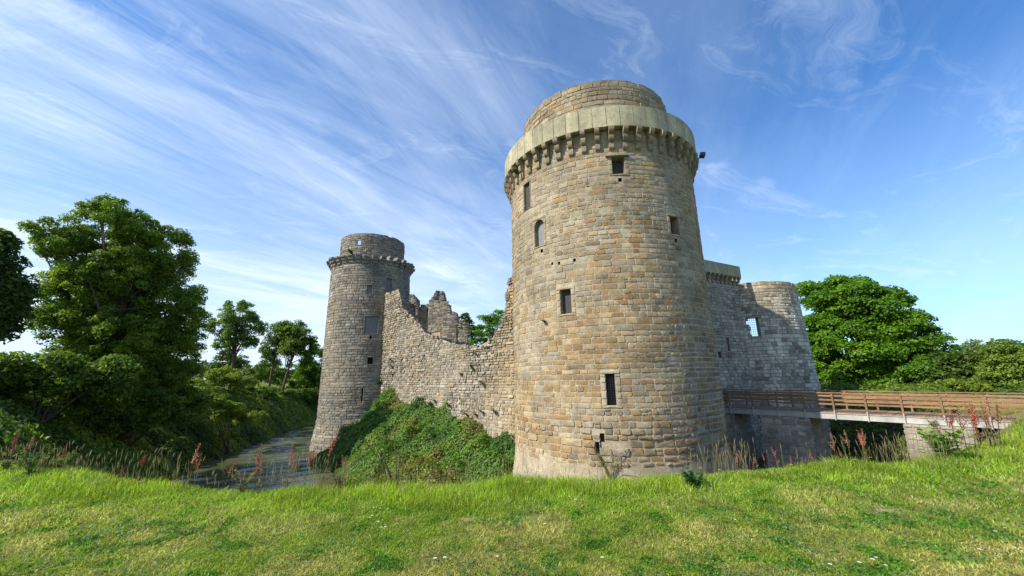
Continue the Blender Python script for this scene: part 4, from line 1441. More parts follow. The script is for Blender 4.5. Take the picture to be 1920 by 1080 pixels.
GBL = 'bushes behind the left moat bank'
make_bush('bush', 'round dark bush behind the slender open-crowned tree', 'bush', GBL, [blob(430, 678, 84, 38, 22)], tbase(430, 705, 84), 40, 0.9, 130, 0.34, G_DARK, 511)
make_bush('bush', 'tall dense green bush touching the grey tower', 'bush', GBL, [blob(588, 678, 90, 24, 34), blob(600, 712, 90, 20, 24), blob(572, 705, 90, 20, 26)], tbase(588, 735, 90), 90, 0.9, 170, 0.32, G_BRIGHT, 512)
make_bush('bush', 'sunny yellow-green bush at the right foot of the huge tree', 'bush', GBL, [blob(418, 704, 64, 36, 14), blob(455, 716, 66, 28, 11)], tbase(430, 726, 65), 46, 0.6, 150, 0.24, G_YEL, 513)
make_bush('bush', 'middle green bush behind the bare trunks', 'bush', GBL, [blob(500, 700, 88, 44, 22), blob(545, 704, 92, 36, 24)], tbase(520, 722, 90), 70, 0.8, 150, 0.30, G_MID, 514)
make_bush('hedge', 'even clipped hedge along the bank top beside the grey tower', 'hedge', None,
          [blob(x, 742 - (600 - x) * 0.07, 39.0 / abs(wray(x, 740).x), 20, 9) for x in range(430, 612, 16)], tbase(540, 745, 78), 170, 0.55, 170, 0.24, G_MID, 515)
make_bush('hedge', 'dark overgrown hedge on the bank top at the far left', 'hedge', None,
          [blob(x, 704 + (x % 37) * 0.5 - 14 * math.exp(-((x - 50) / 60) ** 2), 37 + (x % 3), 34 + x % 23, 22 + x % 17) for x in range(-60, 250, 29)], tbase(80, 740, 37), 150, 0.7, 260, 0.22, G_MID, 516)

make_bush('bush', 'dense shadowed shrubs hiding the foot of the huge tree', 'bush', None,
          [blob(200, 775, 41, 70, 34), blob(270, 770, 41, 60, 34), blob(340, 762, 42, 50, 30), blob(130, 770, 40, 60, 30), blob(250, 740, 42, 80, 26)],
          tbase(240, 800, 41), 230, 0.6, 240, 0.19, G_MID, 517)
make_bush('bush', 'sunlit brambles on the moat bank between the huge tree and the water', 'bush', None,
          [blob(430, 770, 52, 34, 16), blob(475, 782, 54, 34, 11), blob(395, 745, 52, 30, 16)], tbase(440, 790, 53), 80, 0.5, 190, 0.18, G_YEL, 518)

GR = 'trees beyond the bridge on the right'
D4 = 62
make_tree('tree', 'big dense bright green tree in full leaf right of the ruined tower', 'tree', GR,
          [blob(1590, 560, D4, 70, 42), blob(1530, 580, D4, 45, 55), blob(1655, 590, D4, 62, 42), blob(1700, 625, D4, 60, 38), blob(1600, 640, D4, 95, 60), blob(1690, 680, D4, 75, 42),
           blob(1757, 655, D4, 34, 24), blob(1560, 695, D4, 60, 32), blob(1640, 705, D4, 60, 24)],
          tbase(1640, 735, D4), 330, 1.3, 420, 0.33, G_BRIGHT, 521, 0.6, 0.55, limbs=30, fill=0.55, droop=0.10)
make_bush('bush', 'dark green thicket at the right foot of the big bright tree', 'bush', GR, [blob(1775, 700, 60, 45, 34), blob(1740, 715, 60, 30, 20), blob(1820, 690, 60, 30, 26)], tbase(1780, 735, 60), 90, 0.9, 220, 0.3, G_DARK, 522)
make_tree('tree', 'wispy thin-leaved sapling standing above the right thicket', 'tree', GR, [blob(1832, 650, 66, 20, 16), blob(1840, 670, 66, 14, 14)], tbase(1835, 720, 66), 26, 0.5, 55, 0.2, G_PALE, 523, 0.08, 0.7, limbs=20, fill=0.2)
make_bush('bush', 'large soft green willow-like bush at the right edge', 'bush', GR, [blob(1890, 680, 56, 50, 34), blob(1935, 690, 56, 50, 40), blob(1870, 712, 56, 40, 20), blob(1990, 690, 56, 60, 40)], tbase(1900, 735, 56), 130, 0.8, 240, 0.22, [(0.09, 0.155, 0.032, 3), (0.07, 0.125, 0.024, 3), (0.12, 0.19, 0.04, 1)], 524)
make_bush('bush', 'dark pointed bush behind the soft green one at right', 'bush', GR, [blob(1885, 655, 70, 30, 14), blob(1915, 668, 70, 26, 18)], tbase(1890, 720, 70), 50, 0.8, 160, 0.28, G_DARK, 525)
make_bush('bush', 'low pale yellow-green bush just above the bridge handrail', 'bush', GR, [blob(1812, 724, 47, 32, 9)], tbase(1812, 745, 47), 26, 0.5, 220, 0.18, G_YEL, 526)
GI = 'trees inside the castle walls'
make_tree('tree', 'bright green tree showing over the dip of the broken wall', 'tree', GI, [blob(915, 612, 76, 28, 22), blob(900, 630, 76, 34, 22), blob(940, 600, 76, 20, 20)],
          (-4.5, 75, -1.0), 80, 0.8, 170, 0.3, G_BRIGHT, 531, 0.25, 0.6, limbs=12)
make_tree('tree', 'darker narrow tree beside the stone pillar inside the castle', 'tree', GI, [blob(868, 604, 70, 12, 16), blob(862, 625, 70, 14, 22), blob(880, 618, 70, 12, 18)],
          (-8.2, 69.5, -1.0), 44, 0.6, 150, 0.26, G_DARK, 532, 0.2, 0.8, limbs=8)

# far wood closing the view
R_ = np.random.RandomState(3)
bl = []
for k in range(150):
    a = math.radians(-80 + 160 * k / 149 + R_.uniform(-.5, .5))
    D = R_.uniform(130, 210)
    h = R_.uniform(2.2, 4.6) * (D / 150)
    bl.append((D * math.sin(a), D * math.cos(a), 2.0 + h * 0.2, R_.uniform(5, 9), R_.uniform(4, 6), h))
C, Nn, size, cl, _, _ = crown(bl, 1500, 2.2, 34, 1.3, [(0.05, 0.085, 0.03, 3), (0.065, 0.105, 0.035, 2), (0.04, 0.07, 0.028, 2)], 541, 0.7, 0.4)
tag(leaf_mesh('distant_wood', C, Nn, size, cl, M_LEAF), 'low line of distant woodland closing the horizon', 'woodland', kind='stuff')


# undergrowth on the banks and the mound
def undergrowth(name, label, X, Y, lump_h, leaf, pal_fn, seed, lo=0.02, fr=0.55):
    R_ = np.random.RandomState(seed)
    Z = height(X, Y)
    m = Z > WATER_Z - 0.05
    X, Y, Z = X[m], Y[m], Z[m]
    n = len(X)
    e = 0.5
    sx = (height(X + e, Y) - height(X - e, Y)) / (2 * e)
    sy = (height(X, Y + e) - height(X, Y - e)) / (2 * e)
    L1 = fnoise(X * fr, Y * fr, seed=seed, oct=3)
    L2 = vnoise(X * 2.2, Y * 2.2, seed=seed + 9)
    H = lump_h * np.clip((L1 - 0.30) * 2.0, 0.08, 1.2) * (0.7 + 0.6 * L2) * np.clip((Z - WATER_Z) / 1.6, 0.15, 1)
    q = R_.uniform(0, 1, n) ** 0.35
    gx_ = (fnoise((X + .3) * fr, Y * fr, seed=seed) - fnoise((X - .3) * fr, Y * fr, seed=seed)) / 0.6 * lump_h * 2
    gy_ = (fnoise(X * fr, (Y + .3) * fr, seed=seed) - fnoise(X * fr, (Y - .3) * fr, seed=seed)) / 0.6 * lump_h * 2
    C = np.stack([X + R_.normal(0, .05, n), Y + R_.normal(0, .05, n), Z + lo + H * q], -1)
    Nn = np.stack([-sx - gx_, -sy - gy_, np.full(n, 1.0)], -1)
    Nn = Nn / np.linalg.norm(Nn, axis=1, keepdims=True) + R_.normal(size=(n, 3)) * 0.42
    cols = pal_fn(X, Y, R_, n)
    size = leaf * R_.uniform(0.6, 1.4, n)
    o = leaf_mesh(name, C, Nn, size, cols, M_LEAF, None, 0.75, seed)
    tag(o, label, 'undergrowth', kind='stuff')
    return o


def pal_of(pal, fr, seed):
    P = np.array([p[:3] for p in pal]) * LEAFK

    def f(X, Y, R_, n):
        k = fnoise(X * fr, Y * fr, seed=seed) * 1.9 - 0.45 + R_.normal(0, 0.13, n)
        k = np.clip(k, 0, 0.999) * (len(P) - 1)
        i = k.astype(int)
        w = (k - i)[:, None]
        return (P[i] * (1 - w) + P[i + 1] * w) * R_.uniform(0.75, 1.25, (n, 1))
    return f


def scatter(n, x0, x1, y0, y1, cond, seed):
    R_ = np.random.RandomState(seed)
    X, Y = R_.uniform(x0, x1, n), R_.uniform(y0, y1, n)
    m = cond(X, Y)
    return X[m], Y[m]


def isl_side(X, Y):
    di = sd_poly(X, Y, ISLE)
    return (di > -0.3)


X, Y = scatter(330000, -26, 3, 14, 52, lambda x, y: isl_side(x, y) & (height(x, y) > WATER_Z) & (sd_poly(x, y, BRINK) < -3.4) & (np.hypot(x - LC[0], y - LC[1]) > 5.0), 61)
undergrowth('ivy_cover', 'thick ivy and nettles covering the mound at the foot of the broken wall', X, Y, 1.35, 0.16,
            pal_of([(0.026, 0.065, 0.016), (0.04, 0.095, 0.02), (0.062, 0.135, 0.022), (0.045, 0.11, 0.024), (0.09, 0.15, 0.025), (0.09, 0.10, 0.035)], 0.35, 71), 62, fr=0.7)
X, Y = scatter(420000, -50, -17, 10, 92, lambda x, y: (sd_poly(x, y, BRINK) < 5.5) & (sd_poly(x, y, ISLE) > 3.0) & ((x < -24.5) | (y < 26)) , 63)
undergrowth('bank_undergrowth', 'tangled brambles and ivy over the whole left bank of the moat', X, Y, 1.1, 0.25,
            pal_of([(0.028, 0.055, 0.014), (0.045, 0.085, 0.018), (0.065, 0.115, 0.02), (0.05, 0.095, 0.02), (0.15, 0.21, 0.03), (0.08, 0.13, 0.02)], 0.22, 73), 64, fr=0.4)
X, Y = scatter(150000, 16, 62, 14, 80, lambda x, y: (sd_poly(x, y, BRINK) < 9) & (sd_poly(x, y, BRINK) > -7) & ((y > 26) | (x > 30)) & (sd_poly(x, y, ISLE) > 1.0) & (x > 23), 65)
undergrowth('bank_undergrowth', 'low scrub on the far bank seen past and under the footbridge', X, Y, 1.0, 0.24,
            pal_of([(0.03, 0.06, 0.014), (0.06, 0.11, 0.02), (0.09, 0.15, 0.025)], 0.3, 75), 66, fr=0.5)
# bush against the wall, brambles right of it
make_bush('bush', 'dense ivy bush climbing the left end of the broken wall', 'bush', None, [blob(737, 752, 44.5, 24, 20), blob(720, 775, 43, 28, 22), blob(752, 775, 42.5, 22, 16)], tbase(735, 790, 43.5), 60, 0.5, 230, 0.15, G_MID, 551)

# ------------------------------------------------------------------ lawn and tall grass
def blades(name, label, X, Y, Z, Hh, Wd, lean, cols, seed, seg=2):
    R_ = np.random.RandomState(seed)
    n = len(X)
    a = R_.uniform(0, 2 * np.pi, n)
    b = R_.uniform(0, 2 * np.pi, n)
    sx, sy = np.cos(a), np.sin(a)
    lx, ly = np.cos(b) * lean * Hh, np.sin(b) * lean * Hh
    P0 = np.stack([X, Y, Z - 0.01], -1)
    S = np.stack([sx * Wd / 2, sy * Wd / 2, np.zeros(n)], -1)
    M1 = P0 + np.stack([lx * 0.3, ly * 0.3, Hh * 0.55], -1)
    T_ = P0 + np.stack([lx, ly, Hh * (1 - 0.25 * lean)], -1)
    V = np.stack([P0 - S, P0 + S, M1 - S * 0.8, M1 + S * 0.8, T_], 1).reshape(-1, 3)
    k = np.arange(n)[:, None] * 5
    F_ = np.concatenate([k + np.array([[0, 1, 3]]), k + np.array([[0, 3, 2]]), k + np.array([[2, 3, 4]])], 1).reshape(-1, 3)
    o = np_mesh(name, V, F_, 3, np.repeat(cols, 5, axis=0), M_GRASS)
    tag(o, label, 'grass', kind='stuff')
    return o


R_ = np.random.RandomState(81)
n = 620000
inv = R_.uniform(1 / 42.0, 1 / 2.4, n)
dist = 1 / inv
yaw = np.radians(R_.uniform(-63, 63, n))
X, Y = dist * np.sin(yaw), dist * np.cos(yaw)
sd = sd_poly(X, Y, BRINK)
m = (sd > -0.3) & (X > -24)
X, Y, dist, sd = X[m], Y[m], dist[m], sd[m]
dn = 1 - 0.97 * np.clip(bare_mask(X, Y), 0, 1)
m = R_.rand(len(X)) < dn
X, Y, dist, sd = X[m], Y[m], dist[m], sd[m]
Z = height(X, Y)
n = len(X)
pa = fnoise(X * 0.8, Y * 0.8, seed=91, oct=4)
pb = fnoise(X * 2.6 + 9, Y * 2.6, seed=92, oct=3)
pc = vnoise(X * 7, Y * 7, seed=93)
near_brink = np.clip(1 - sd / 1.3, 0, 1)
dry = np.clip((pa - 0.47) * 5 + (pb - 0.5) * 2.2, 0, 1) * (1 - near_brink)
straw = np.clip((pb - 0.52) * 6 + (pa - 0.5) * 3, 0, 1) * (R_.rand(n) < 0.55)
clov = (pc > 0.60) & (pb < 0.50)
c = np.array([0.235, 0.325, 0.032])[None] * (1 - dry[:, None]) + np.array([0.40, 0.40, 0.085])[None] * dry[:, None]
c = c * (1 - 0.75 * straw[:, None]) + np.array([0.50, 0.43, 0.20])[None] * 0.75 * straw[:, None]
c[clov] = c[clov] * np.array([0.45, 0.72, 0.6])
c = c * (1 - near_brink[:, None] * 0.5) + np.array([0.25, 0.42, 0.03])[None] * near_brink[:, None] * 0.5
c = c * (0.72 + 0.6 * fnoise(X * 5, Y * 5, seed=99, oct=2))[:, None] * R_.uniform(0.65, 1.35, (n, 1))
sc = (dist / 4.0) ** 0.75
Hh = 0.033 * sc ** 0.6 * R_.uniform(0.5, 1.5, n) * (0.65 + 0.8 * pb) + 0.05 * near_brink * R_.rand(n)
Wd = 0.0065 * sc * R_.uniform(0.7, 1.4, n)
Wd[clov] *= 2.0
blades('lawn_grass', 'short mown yellow-green grass with dry patches in the foreground', X, Y, Z, Hh, Wd, R_.uniform(0.3, 1.6, n), c, 82)

# broad-leaved weeds (clover, plantain) lying in the lawn
R_ = np.random.RandomState(181)
n0 = 900
inv = R_.uniform(1 / 16.0, 1 / 3.0, n0)
yw = np.radians(R_.uniform(-60, 60, n0))
cx, cy = np.sin(yw) / inv, np.cos(yw) / inv
keep = (sd_poly(cx, cy, BRINK) > 0.1) & (fnoise(cx * 0.9, cy * 0.9, seed=183) > 0.44)
cx, cy = cx[keep], cy[keep]
rad = R_.uniform(0.03, 0.16, len(cx))
num = (rad * 480).astype(int)
ii = np.repeat(np.arange(len(cx)), num)
n = len(ii)
X = cx[ii] + R_.normal(0, 1, n) * rad[ii]; Y = cy[ii] + R_.normal(0, 1, n) * rad[ii]
Z = height(X, Y) + R_.uniform(0.015, 0.05, n)
P_ = np.array([(0.10, 0.19, 0.03), (0.14, 0.25, 0.035), (0.11, 0.20, 0.07), (0.17, 0.22, 0.10)])
c = P_[R_.randint(0, 4, len(cx))][ii] * R_.uniform(0.7, 1.3, (n, 1))
o = leaf_mesh('lawn_weeds', np.stack([X, Y, Z], -1), R_.normal(size=(n, 3)) * 0.45 + np.array([0, 0, 1.0]), R_.uniform(0.012, 0.034, n), c, M_GRASS, None, 0.7, 182)
tag(o, 'patches of clover and plantain leaves lying flat in the lawn', 'weeds', kind='stuff')

# taller uncut grass along the moat edge
bp_ = np.array(BRINK[7:23], float)
seg = np.hypot(*(bp_[1:] - bp_[:-1]).T)
cum = np.concatenate([[0], np.cumsum(seg)])


def brink_at(t):
    x = np.interp(t, cum, bp_[:, 0]); y = np.interp(t, cum, bp_[:, 1])
    x2 = np.interp(t + 0.3, cum, bp_[:, 0]); y2 = np.interp(t + 0.3, cum, bp_[:, 1])
    tx, ty = x2 - x, y2 - y
    l = np.maximum(np.hypot(tx, ty), 1e-6)
    return x, y, -ty / l, tx / l       # normal towards the moat


tt = np.linspace(0, cum[-1], 4000)
bx, by, _, _ = brink_at(tt)
wgt = 1 / np.hypot(bx, by) ** 1.35
cdf = np.cumsum(wgt) / wgt.sum()


def strip(n, lo, hi, seed, pw=1.0):
    R_ = np.random.RandomState(seed)
    t = np.interp(R_.rand(n), cdf, tt)
    x, y, nx_, ny_ = brink_at(t)
    o = lo + (hi - lo) * R_.rand(n) ** pw
    return x + nx_ * o, y + ny_ * o, o, R_


X, Y, o_, R_ = strip(110000, -0.8, 0.9, 83)
Z = height(X, Y)
dist = np.hypot(X, Y)
pb = fnoise(X * 1.3, Y * 1.3, seed=95, oct=3)
edge = np.clip((o_ + 0.75) / 0.7, 0, 1)
Hh = (0.03 + 0.085 * edge) * (0.15 + 1.7 * pb) * R_.uniform(0.4, 1.5, len(X))
Wd = 0.0075 * (dist / 6) ** 0.7 * R_.uniform(0.6, 1.4, len(X))
k = fnoise(X * 0.7, Y * 0.7, seed=96)[:, None]
c = np.array([0.23, 0.38, 0.025])[None] * (1 - k) + np.array([0.37, 0.47, 0.04])[None] * k
dryb = R_.rand(len(X)) < 0.10
c[dryb] = np.array([0.34, 0.30, 0.16])
c = c * (0.5 + 0.95 * fnoise(X * 3, Y * 3, seed=97, oct=2))[:, None] * R_.uniform(0.6, 1.35, (len(X), 1))
blades('tall_grass', 'lush longer grass fringe along the edge of the moat', X, Y, Z, Hh, Wd, R_.uniform(0.1, 0.9, len(X)), c, 84)

# thin flowering grass stalks with pale seed heads
X, Y, o_, R_ = strip(2600, -0.2, 1.1, 85)
clump = fnoise(X * 0.9, Y * 0.9, seed=98)
m = R_.rand(len(X)) < np.clip((clump - 0.42) * 5, 0.05, 1)
X, Y = X[m], Y[m]
Z = height(X, Y)
mbg = MB()
r = random.Random(5)
for x, y, z in zip(X, Y, Z):
    h = r.uniform(0.18, 0.52)
    D = math.hypot(x, y)
    lx, ly = r.uniform(-.22, .22) * h, r.uniform(-.22, .22) * h
    w = 0.0013 * max(1, D / 9) * r.uniform(0.7, 1.3)
    c = r.choice([(0.30, 0.29, 0.12), (0.24, 0.29, 0.08), (0.38, 0.31, 0.17), (0.28, 0.19, 0.12)])
    mbg.tube([(x, y, z), (x + lx * .4, y + ly * .4, z + h * .6), (x + lx, y + ly, z + h)], [w, w, w * 0.7], 3, c, cap=False)
    ch_ = r.choice([(0.42, 0.34, 0.22), (0.36, 0.27, 0.19), (0.34, 0.33, 0.16)])
    hl = r.uniform(0.05, 0.12)
    mbg.tube([(x + lx, y + ly, z + h - hl * .2), (x + lx * 1.1, y + ly * 1.1, z + h + hl * .4), (x + lx * 1.3, y + ly * 1.3, z + h + hl)], [w, w * 3.0, w * 0.4], 4, ch_, cap=False)
tag(mbg.build('flowering_grass', M_GRASS), 'thin flowering grass stalks with pale seed heads along the moat edge', 'grass', kind='stuff')


# ------------------------------------------------------------------ single plants
def simple_mesh(mb, name, mat):
    o = mb.build(name, mat)
    me = o.data
    bpy.data.objects.remove(o)
    return me


def sorrel_parts(seed, red):
    r = random.Random(seed)
    st = MB()
    st.tube([(0, 0, -0.05), (0.01, 0, 0.3), (0.03, 0.01, 0.7), (0.05, 0.02, 1.0)], [0.007, 0.006, 0.004, 0.002], 5, (0.20, 0.13, 0.06))
    sp = MB()
    br_ = [((0.03, 0.01, 0.62), (0.05 + r.uniform(-.05, .06), 0.02, 1.0), r.randint(34, 56))]
    for k in range(5):
        a = r.uniform(0, 6.28)
        z0 = r.uniform(0.5, 0.72)
        l = r.uniform(0.12, 0.26)
        br_.append(((0.02, 0.01, z0), (0.02 + math.cos(a) * l * 0.35, math.sin(a) * l * 0.35, z0 + l), r.randint(8, 18)))
    for p, q, n in br_:
        p, q = Vector(p), Vector(q)
        st.tube([p, q], [0.003, 0.0015], 3, (0.22, 0.12, 0.06))
        for i in range(n):
            t = r.random()
            c = p.lerp(q, t) + Vector((r.gauss(0, .011), r.gauss(0, .011), r.gauss(0, .008)))
            s = r.uniform(0.006, 0.012) * (1.2 - 0.5 * t)
            col = shade(r.choice(red), r.uniform(0.7, 1.3))
            sp.add([tuple(c + Vector(v) * s) for v in ((1, 0, 0), (-1, 0, 0), (0, 1, 0), (0, -1, 0), (0, 0, 1.3), (0, 0, -1.3))],
                   [(0, 2, 4), (2, 1, 4), (1, 3, 4), (3, 0, 4), (2, 0, 5), (1, 2, 5), (3, 1, 5), (0, 3, 5)], col)
    lf = MB()
    for k in range(5):
        a = r.uniform(0, 6.28)
        z0 = r.uniform(0.02, 0.35)
        l = r.uniform(0.1, 0.2)
        d = Vector((math.cos(a), math.sin(a), 0.8)).normalized()
        sd_ = Vector((-math.sin(a), math.cos(a), 0)) * l * 0.16
        b = Vector((0, 0, z0))
        lf.add([tuple(b), tuple(b + d * l * .5 + sd_), tuple(b + d * l), tuple(b + d * l * .5 - sd_)], [(0, 1, 2, 3)], r.choice([(0.10, 0.17, 0.03), (0.17, 0.20, 0.04), (0.22, 0.10, 0.05)]))
    return simple_mesh(st, 'stem', M_GRASS), simple_mesh(sp, 'seed_head', M_GRASS), simple_mesh(lf, 'leaves', M_GRASS)


RED = [(0.55, 0.20, 0.14), (0.62, 0.27, 0.19), (0.46, 0.15, 0.10)]
RUST = [(0.42, 0.25, 0.14), (0.50, 0.32, 0.19), (0.36, 0.19, 0.11)]
SPK = [sorrel_parts(700 + i, RED if i % 5 < 3 else RUST) for i in range(10)]


def edge_point(px_, extra):
    """where the line of sight through that column crosses the moat edge, plus a little"""
    d = wray(px_, 850)
    lo, hi = 3.0, 40.0
    D = 3.0
    while D < 40:
        if sd_poly(np.array([d.x * D]), np.array([d.y * D]), BRINK)[0] < -extra:
            break
        D += 0.05
    return d.x * D, d.y * D, D


def plant_top(px_, py_, extra):
    x, y, D = edge_point(px_, extra)
    z = gz(x, y)
    top = EYE + wray(px_, py_).z * D
    return x, y, z, max(0.15, top - z)


SOR = [
    ('rust red sorrel spikes among the grass at the far left edge of the photo', [(24, 808, 1), (40, 815, 4), (80, 848, 3), (120, 838, 1), (10, 835, 3), (104, 868, 4), (142, 850, 3)]),
    ('red sorrel spikes standing before the dark shaded bank under the huge tree', [(215, 885, 0), (234, 870, 2), (268, 846, 0), (312, 882, 1), (352, 832, 0), (374, 858, 2), (240, 884, 3), (330, 880, 3)]),
    ('pinkish red sorrel spikes standing before the open water of the moat', [(427, 862, 2), (463, 880, 3), (486, 834, 1), (498, 850, 1), (543, 832, 0), (556, 850, 1), (574, 838, 2), (490, 868, 1)]),
    ('tall red sorrel spike at the left edge of the grey tower foot', [(604, 802, 0)]),
    ('red sorrel spikes before the dark ivy right of the grey tower foot', [(655, 852, 0), (643, 880, 3), (700, 888, 3)]),
    ('rust coloured sorrel spikes in tall grass right of the big tower foot', [(1330, 868, 3), (1345, 856, 4), (1375, 845, 3), (1392, 842, 0), (1405, 856, 4), (1418, 850, 4), (1432, 848, 1), (1452, 862, 2), (1458, 838, 1)]),
    ('red sorrel spikes in front of the dark piers of the footbridge', [(1470, 868, 1), (1480, 854, 1), (1492, 840, 3), (1503, 858, 2), (1515, 842, 0), (1527, 850, 4), (1540, 862, 3), (1567, 812, 4), (1580, 838, 3), (1597, 806, 4), (1560, 850, 3), (1618, 804, 1), (1626, 808, 1)]),
    ('reddish sorrel spikes on the grassy rise at the right end of the footbridge', [(1800, 770, 2), (1815, 765, 4), (1830, 758, 1), (1845, 752, 2), (1862, 750, 4), (1880, 752, 3), (1775, 780, 3), (1838, 770, 3), (1872, 762, 4)]),
]
r = random.Random(8)
for label, lst in SOR:
    for (px_, py_, v) in lst:
        x, y, z, h = plant_top(px_, py_, r.uniform(0.05, 0.5))
        e = empty('sorrel_plant', (x, y, z), r.uniform(0, 6.28))
        tag(e, label, 'wild plant', 'sorrel plants along the moat edge' if len(lst) > 1 else None)
        k = max(0.8, min(1.5, math.hypot(x, y) / 8)) * r.uniform(0.8, 1.15)
        e.scale = (h * k * 1.15, h * k * 1.15, h)
        e.rotation_euler = (r.gauss(0, 0.13), r.gauss(0, 0.13), r.uniform(0, 6.28))
        for nm, me in zip(('stem', 'seed_head', 'leaves'), SPK[v + 5 * r.randint(0, 1)]):
            c = bpy.data.objects.new(nm, me); COL.objects.link(c); c.parent = e


def leafy_plant(name, label, P, h, n, leaf, pal, seed, group=None, spread=0.35, outward=None, flower=None, cat='wild plant'):
    """small herb: arching stems with leaves"""
    r = random.Random(seed)
    e = empty(name, P)
    tag(e, label, cat, group)
    st, lf, fw = MB(), MB(), MB()
    for k in range(n):
        a = r.uniform(0, 6.28)
        l = h * r.uniform(0.55, 1.1)
        d = Vector((math.cos(a) * spread, math.sin(a) * spread, 1)).normalized()
        if outward is not None:
            d = (d * 0.55 + Vector(outward) * 0.8).normalized()
        p1 = d * l * 0.55
        p2 = d * l + Vector((math.cos(a) * spread * l * .3, math.sin(a) * spread * l * .3, -0.1 * l))
        w = 0.012 * h
        st.tube([(0, 0, 0), p1, p2], [w, w * .7, w * .3], 3, (0.12, 0.14, 0.04), cap=False)
        for j in range(9):
            t = 0.15 + 0.85 * j / 8
            c = (Vector((0, 0, 0)).lerp(p1, t * 2) if t < .5 else p1.lerp(p2, t * 2 - 1))
            for sg in (-1, 1):
                aa = a + sg * 1.3 + r.uniform(-.4, .4)
                dd = Vector((math.cos(aa), math.sin(aa), r.uniform(-.1, .6))).normalized()
                L_ = leaf * r.uniform(.6, 1.2)
                s_ = dd.cross(Vector((0, 0, 1))).normalized() * L_ * 0.22
                lf.add([tuple(c), tuple(c + dd * L_ * .5 + s_), tuple(c + dd * L_), tuple(c + dd * L_ * .5 - s_)], [(0, 1, 2, 3)], shade(r.choice(pal), r.uniform(.75, 1.25)))
        if flower:
            s = flower[1]
            for j in range(6):
                c = p2 + Vector((r.gauss(0, s), r.gauss(0, s), r.gauss(0, s)))
                fw.add([tuple(c + Vector(v) * s * .6) for v in ((1, 0, 0), (0, 1, 0), (-1, 0, 0), (0, -1, 0), (0, 0, 1))], [(0, 1, 4), (1, 2, 4), (2, 3, 4), (3, 0, 4)], flower[0])
    st.build('stems', M_GRASS, e)
    lf.build('leaves', M_LEAF, e)
    if flower:
        fw.build('flowers', M_PETAL, e)
    return e


LG = [(0.12, 0.22, 0.04), (0.16, 0.26, 0.05), (0.09, 0.17, 0.03)]
for label, px_, py_, ex, n, lf, pal, sd_ in (
        ('fresh green leafy seedling standing above the grass at the left', 66, 838, 0.1, 9, 0.07, LG, 1),
        ('bushy pale green herb in the grass at the far left corner', 20, 862, 0.15, 8, 0.06, [(0.2, 0.23, 0.09), (0.16, 0.2, 0.06)], 2),
        ('brown drying dock plant bending before the shaded ivy mound', 748, 785, 0.8, 7, 0.05, [(0.24, 0.13, 0.07), (0.3, 0.17, 0.09)], 3),
        ('tangled dry brown bramble at the foot of the grey tower', 640, 875, 0.3, 12, 0.06, [(0.2, 0.2, 0.09), (0.26, 0.17, 0.10)], 4),
        ('bramble shoot leaning before the middle of the water', 462, 872, 0.2, 6, 0.07, [(0.13, 0.17, 0.05), (0.2, 0.13, 0.06)], 5),
        ('bright fern-like plant in front of the right stone pier', 1772, 800, 0.3, 12, 0.14, [(0.16, 0.30, 0.03), (0.2, 0.34, 0.04)], 6),
        ('blue-green iris clump at the right foot of the big tower', 1295, 878, -0.2, 9, 0.10, [(0.07, 0.15, 0.06), (0.05, 0.12, 0.05)], 7)):
    x, y, z, h = plant_top(px_, py_, ex)
    leafy_plant('wild_plant', label, (x, y, z), h, n, lf * (1 + math.hypot(x, y) / 25), pal, sd_)
# dead twiggy plant against the tower foot
tz = 0.0
t_ = A(-17)
leafy_plant('wild_plant', 'dry brown twiggy plant growing against the foot of the big tower', (BC[0] + 6.45 * math.sin(t_), BC[1] - 6.45 * math.cos(t_), -3.4), 2.0, 16, 0.10,
            [(0.24, 0.15, 0.09), (0.30, 0.20, 0.12), (0.18, 0.12, 0.07)], 11, spread=0.35)
# tufts rooted in the masonry
GT = 'small plants rooted in the castle stonework'
for i, (s, z) in enumerate([(2.84, 2.67), (2.9, 1.9), (2.8, 3.3), (8.73, -0.69), (9.0, -0.5), (10.59, -0.8), (11.28, -0.51), (13.53, -0.78), (16.13, -1.44), (17.15, -1.34), (17.94, -1.1), (19.42, -1.03), (16.6, 2.28), (17.23, 3.17), (18.0, 1.0), (15.2, 1.7), (16.9, 2.0)]):
    P = mpC(s, z, 0.02)
    leafy_plant('wall_tuft', 'small green tuft rooted in the face of the broken curtain wall', P, 0.42 + 0.15 * (i % 3), 9, 0.13, [(0.08, 0.13, 0.025), (0.11, 0.16, 0.03), (0.15, 0.15, 0.05)], 800 + i, GT,
                outward=(CW_N[0], CW_N[1], 0.2), cat='wall plant')
for lb, C_, R0_, t, z, h, oz in (('dark tuft growing on the big tower below its middle window', BC, 6.26, -45.9, 4.45, 0.34, 0),
                                  ('bright green tuft sprouting between corbels at the left of the big tower', BC, 6.45, -62, 14.3, 0.55, 0),
                                  ('green tuft on the corbel ring of the grey tower', LC, 4.9, -7, 15.4, 0.8, 0.6),
                                  ('ivy patch on the right side of the grey tower beside the wall', LC, 4.66, 38, 1.0, 0.9, 0)):
    a_ = A(t)
    leafy_plant('wall_tuft', lb, (C_[0] + R0_ * math.sin(a_), C_[1] - R0_ * math.cos(a_), z), h, 14, h * 0.3, [(0.07, 0.14, 0.02), (0.10, 0.19, 0.03)], int(abs(t)) + 820, GT,
                outward=(math.sin(a_), -math.cos(a_), oz), cat='wall plant')
P = BA + BD * (BLn - 5.0) + BN * (-0.35)
leafy_plant('wall_tuft', 'yellow flowering tuft at the girder above the sunlit stone pier', (P.x, P.y, DZ - 0.45), 0.45, 10, 0.10, [(0.25, 0.3, 0.04), (0.35, 0.34, 0.03)], 840, GT, cat='wall plant')

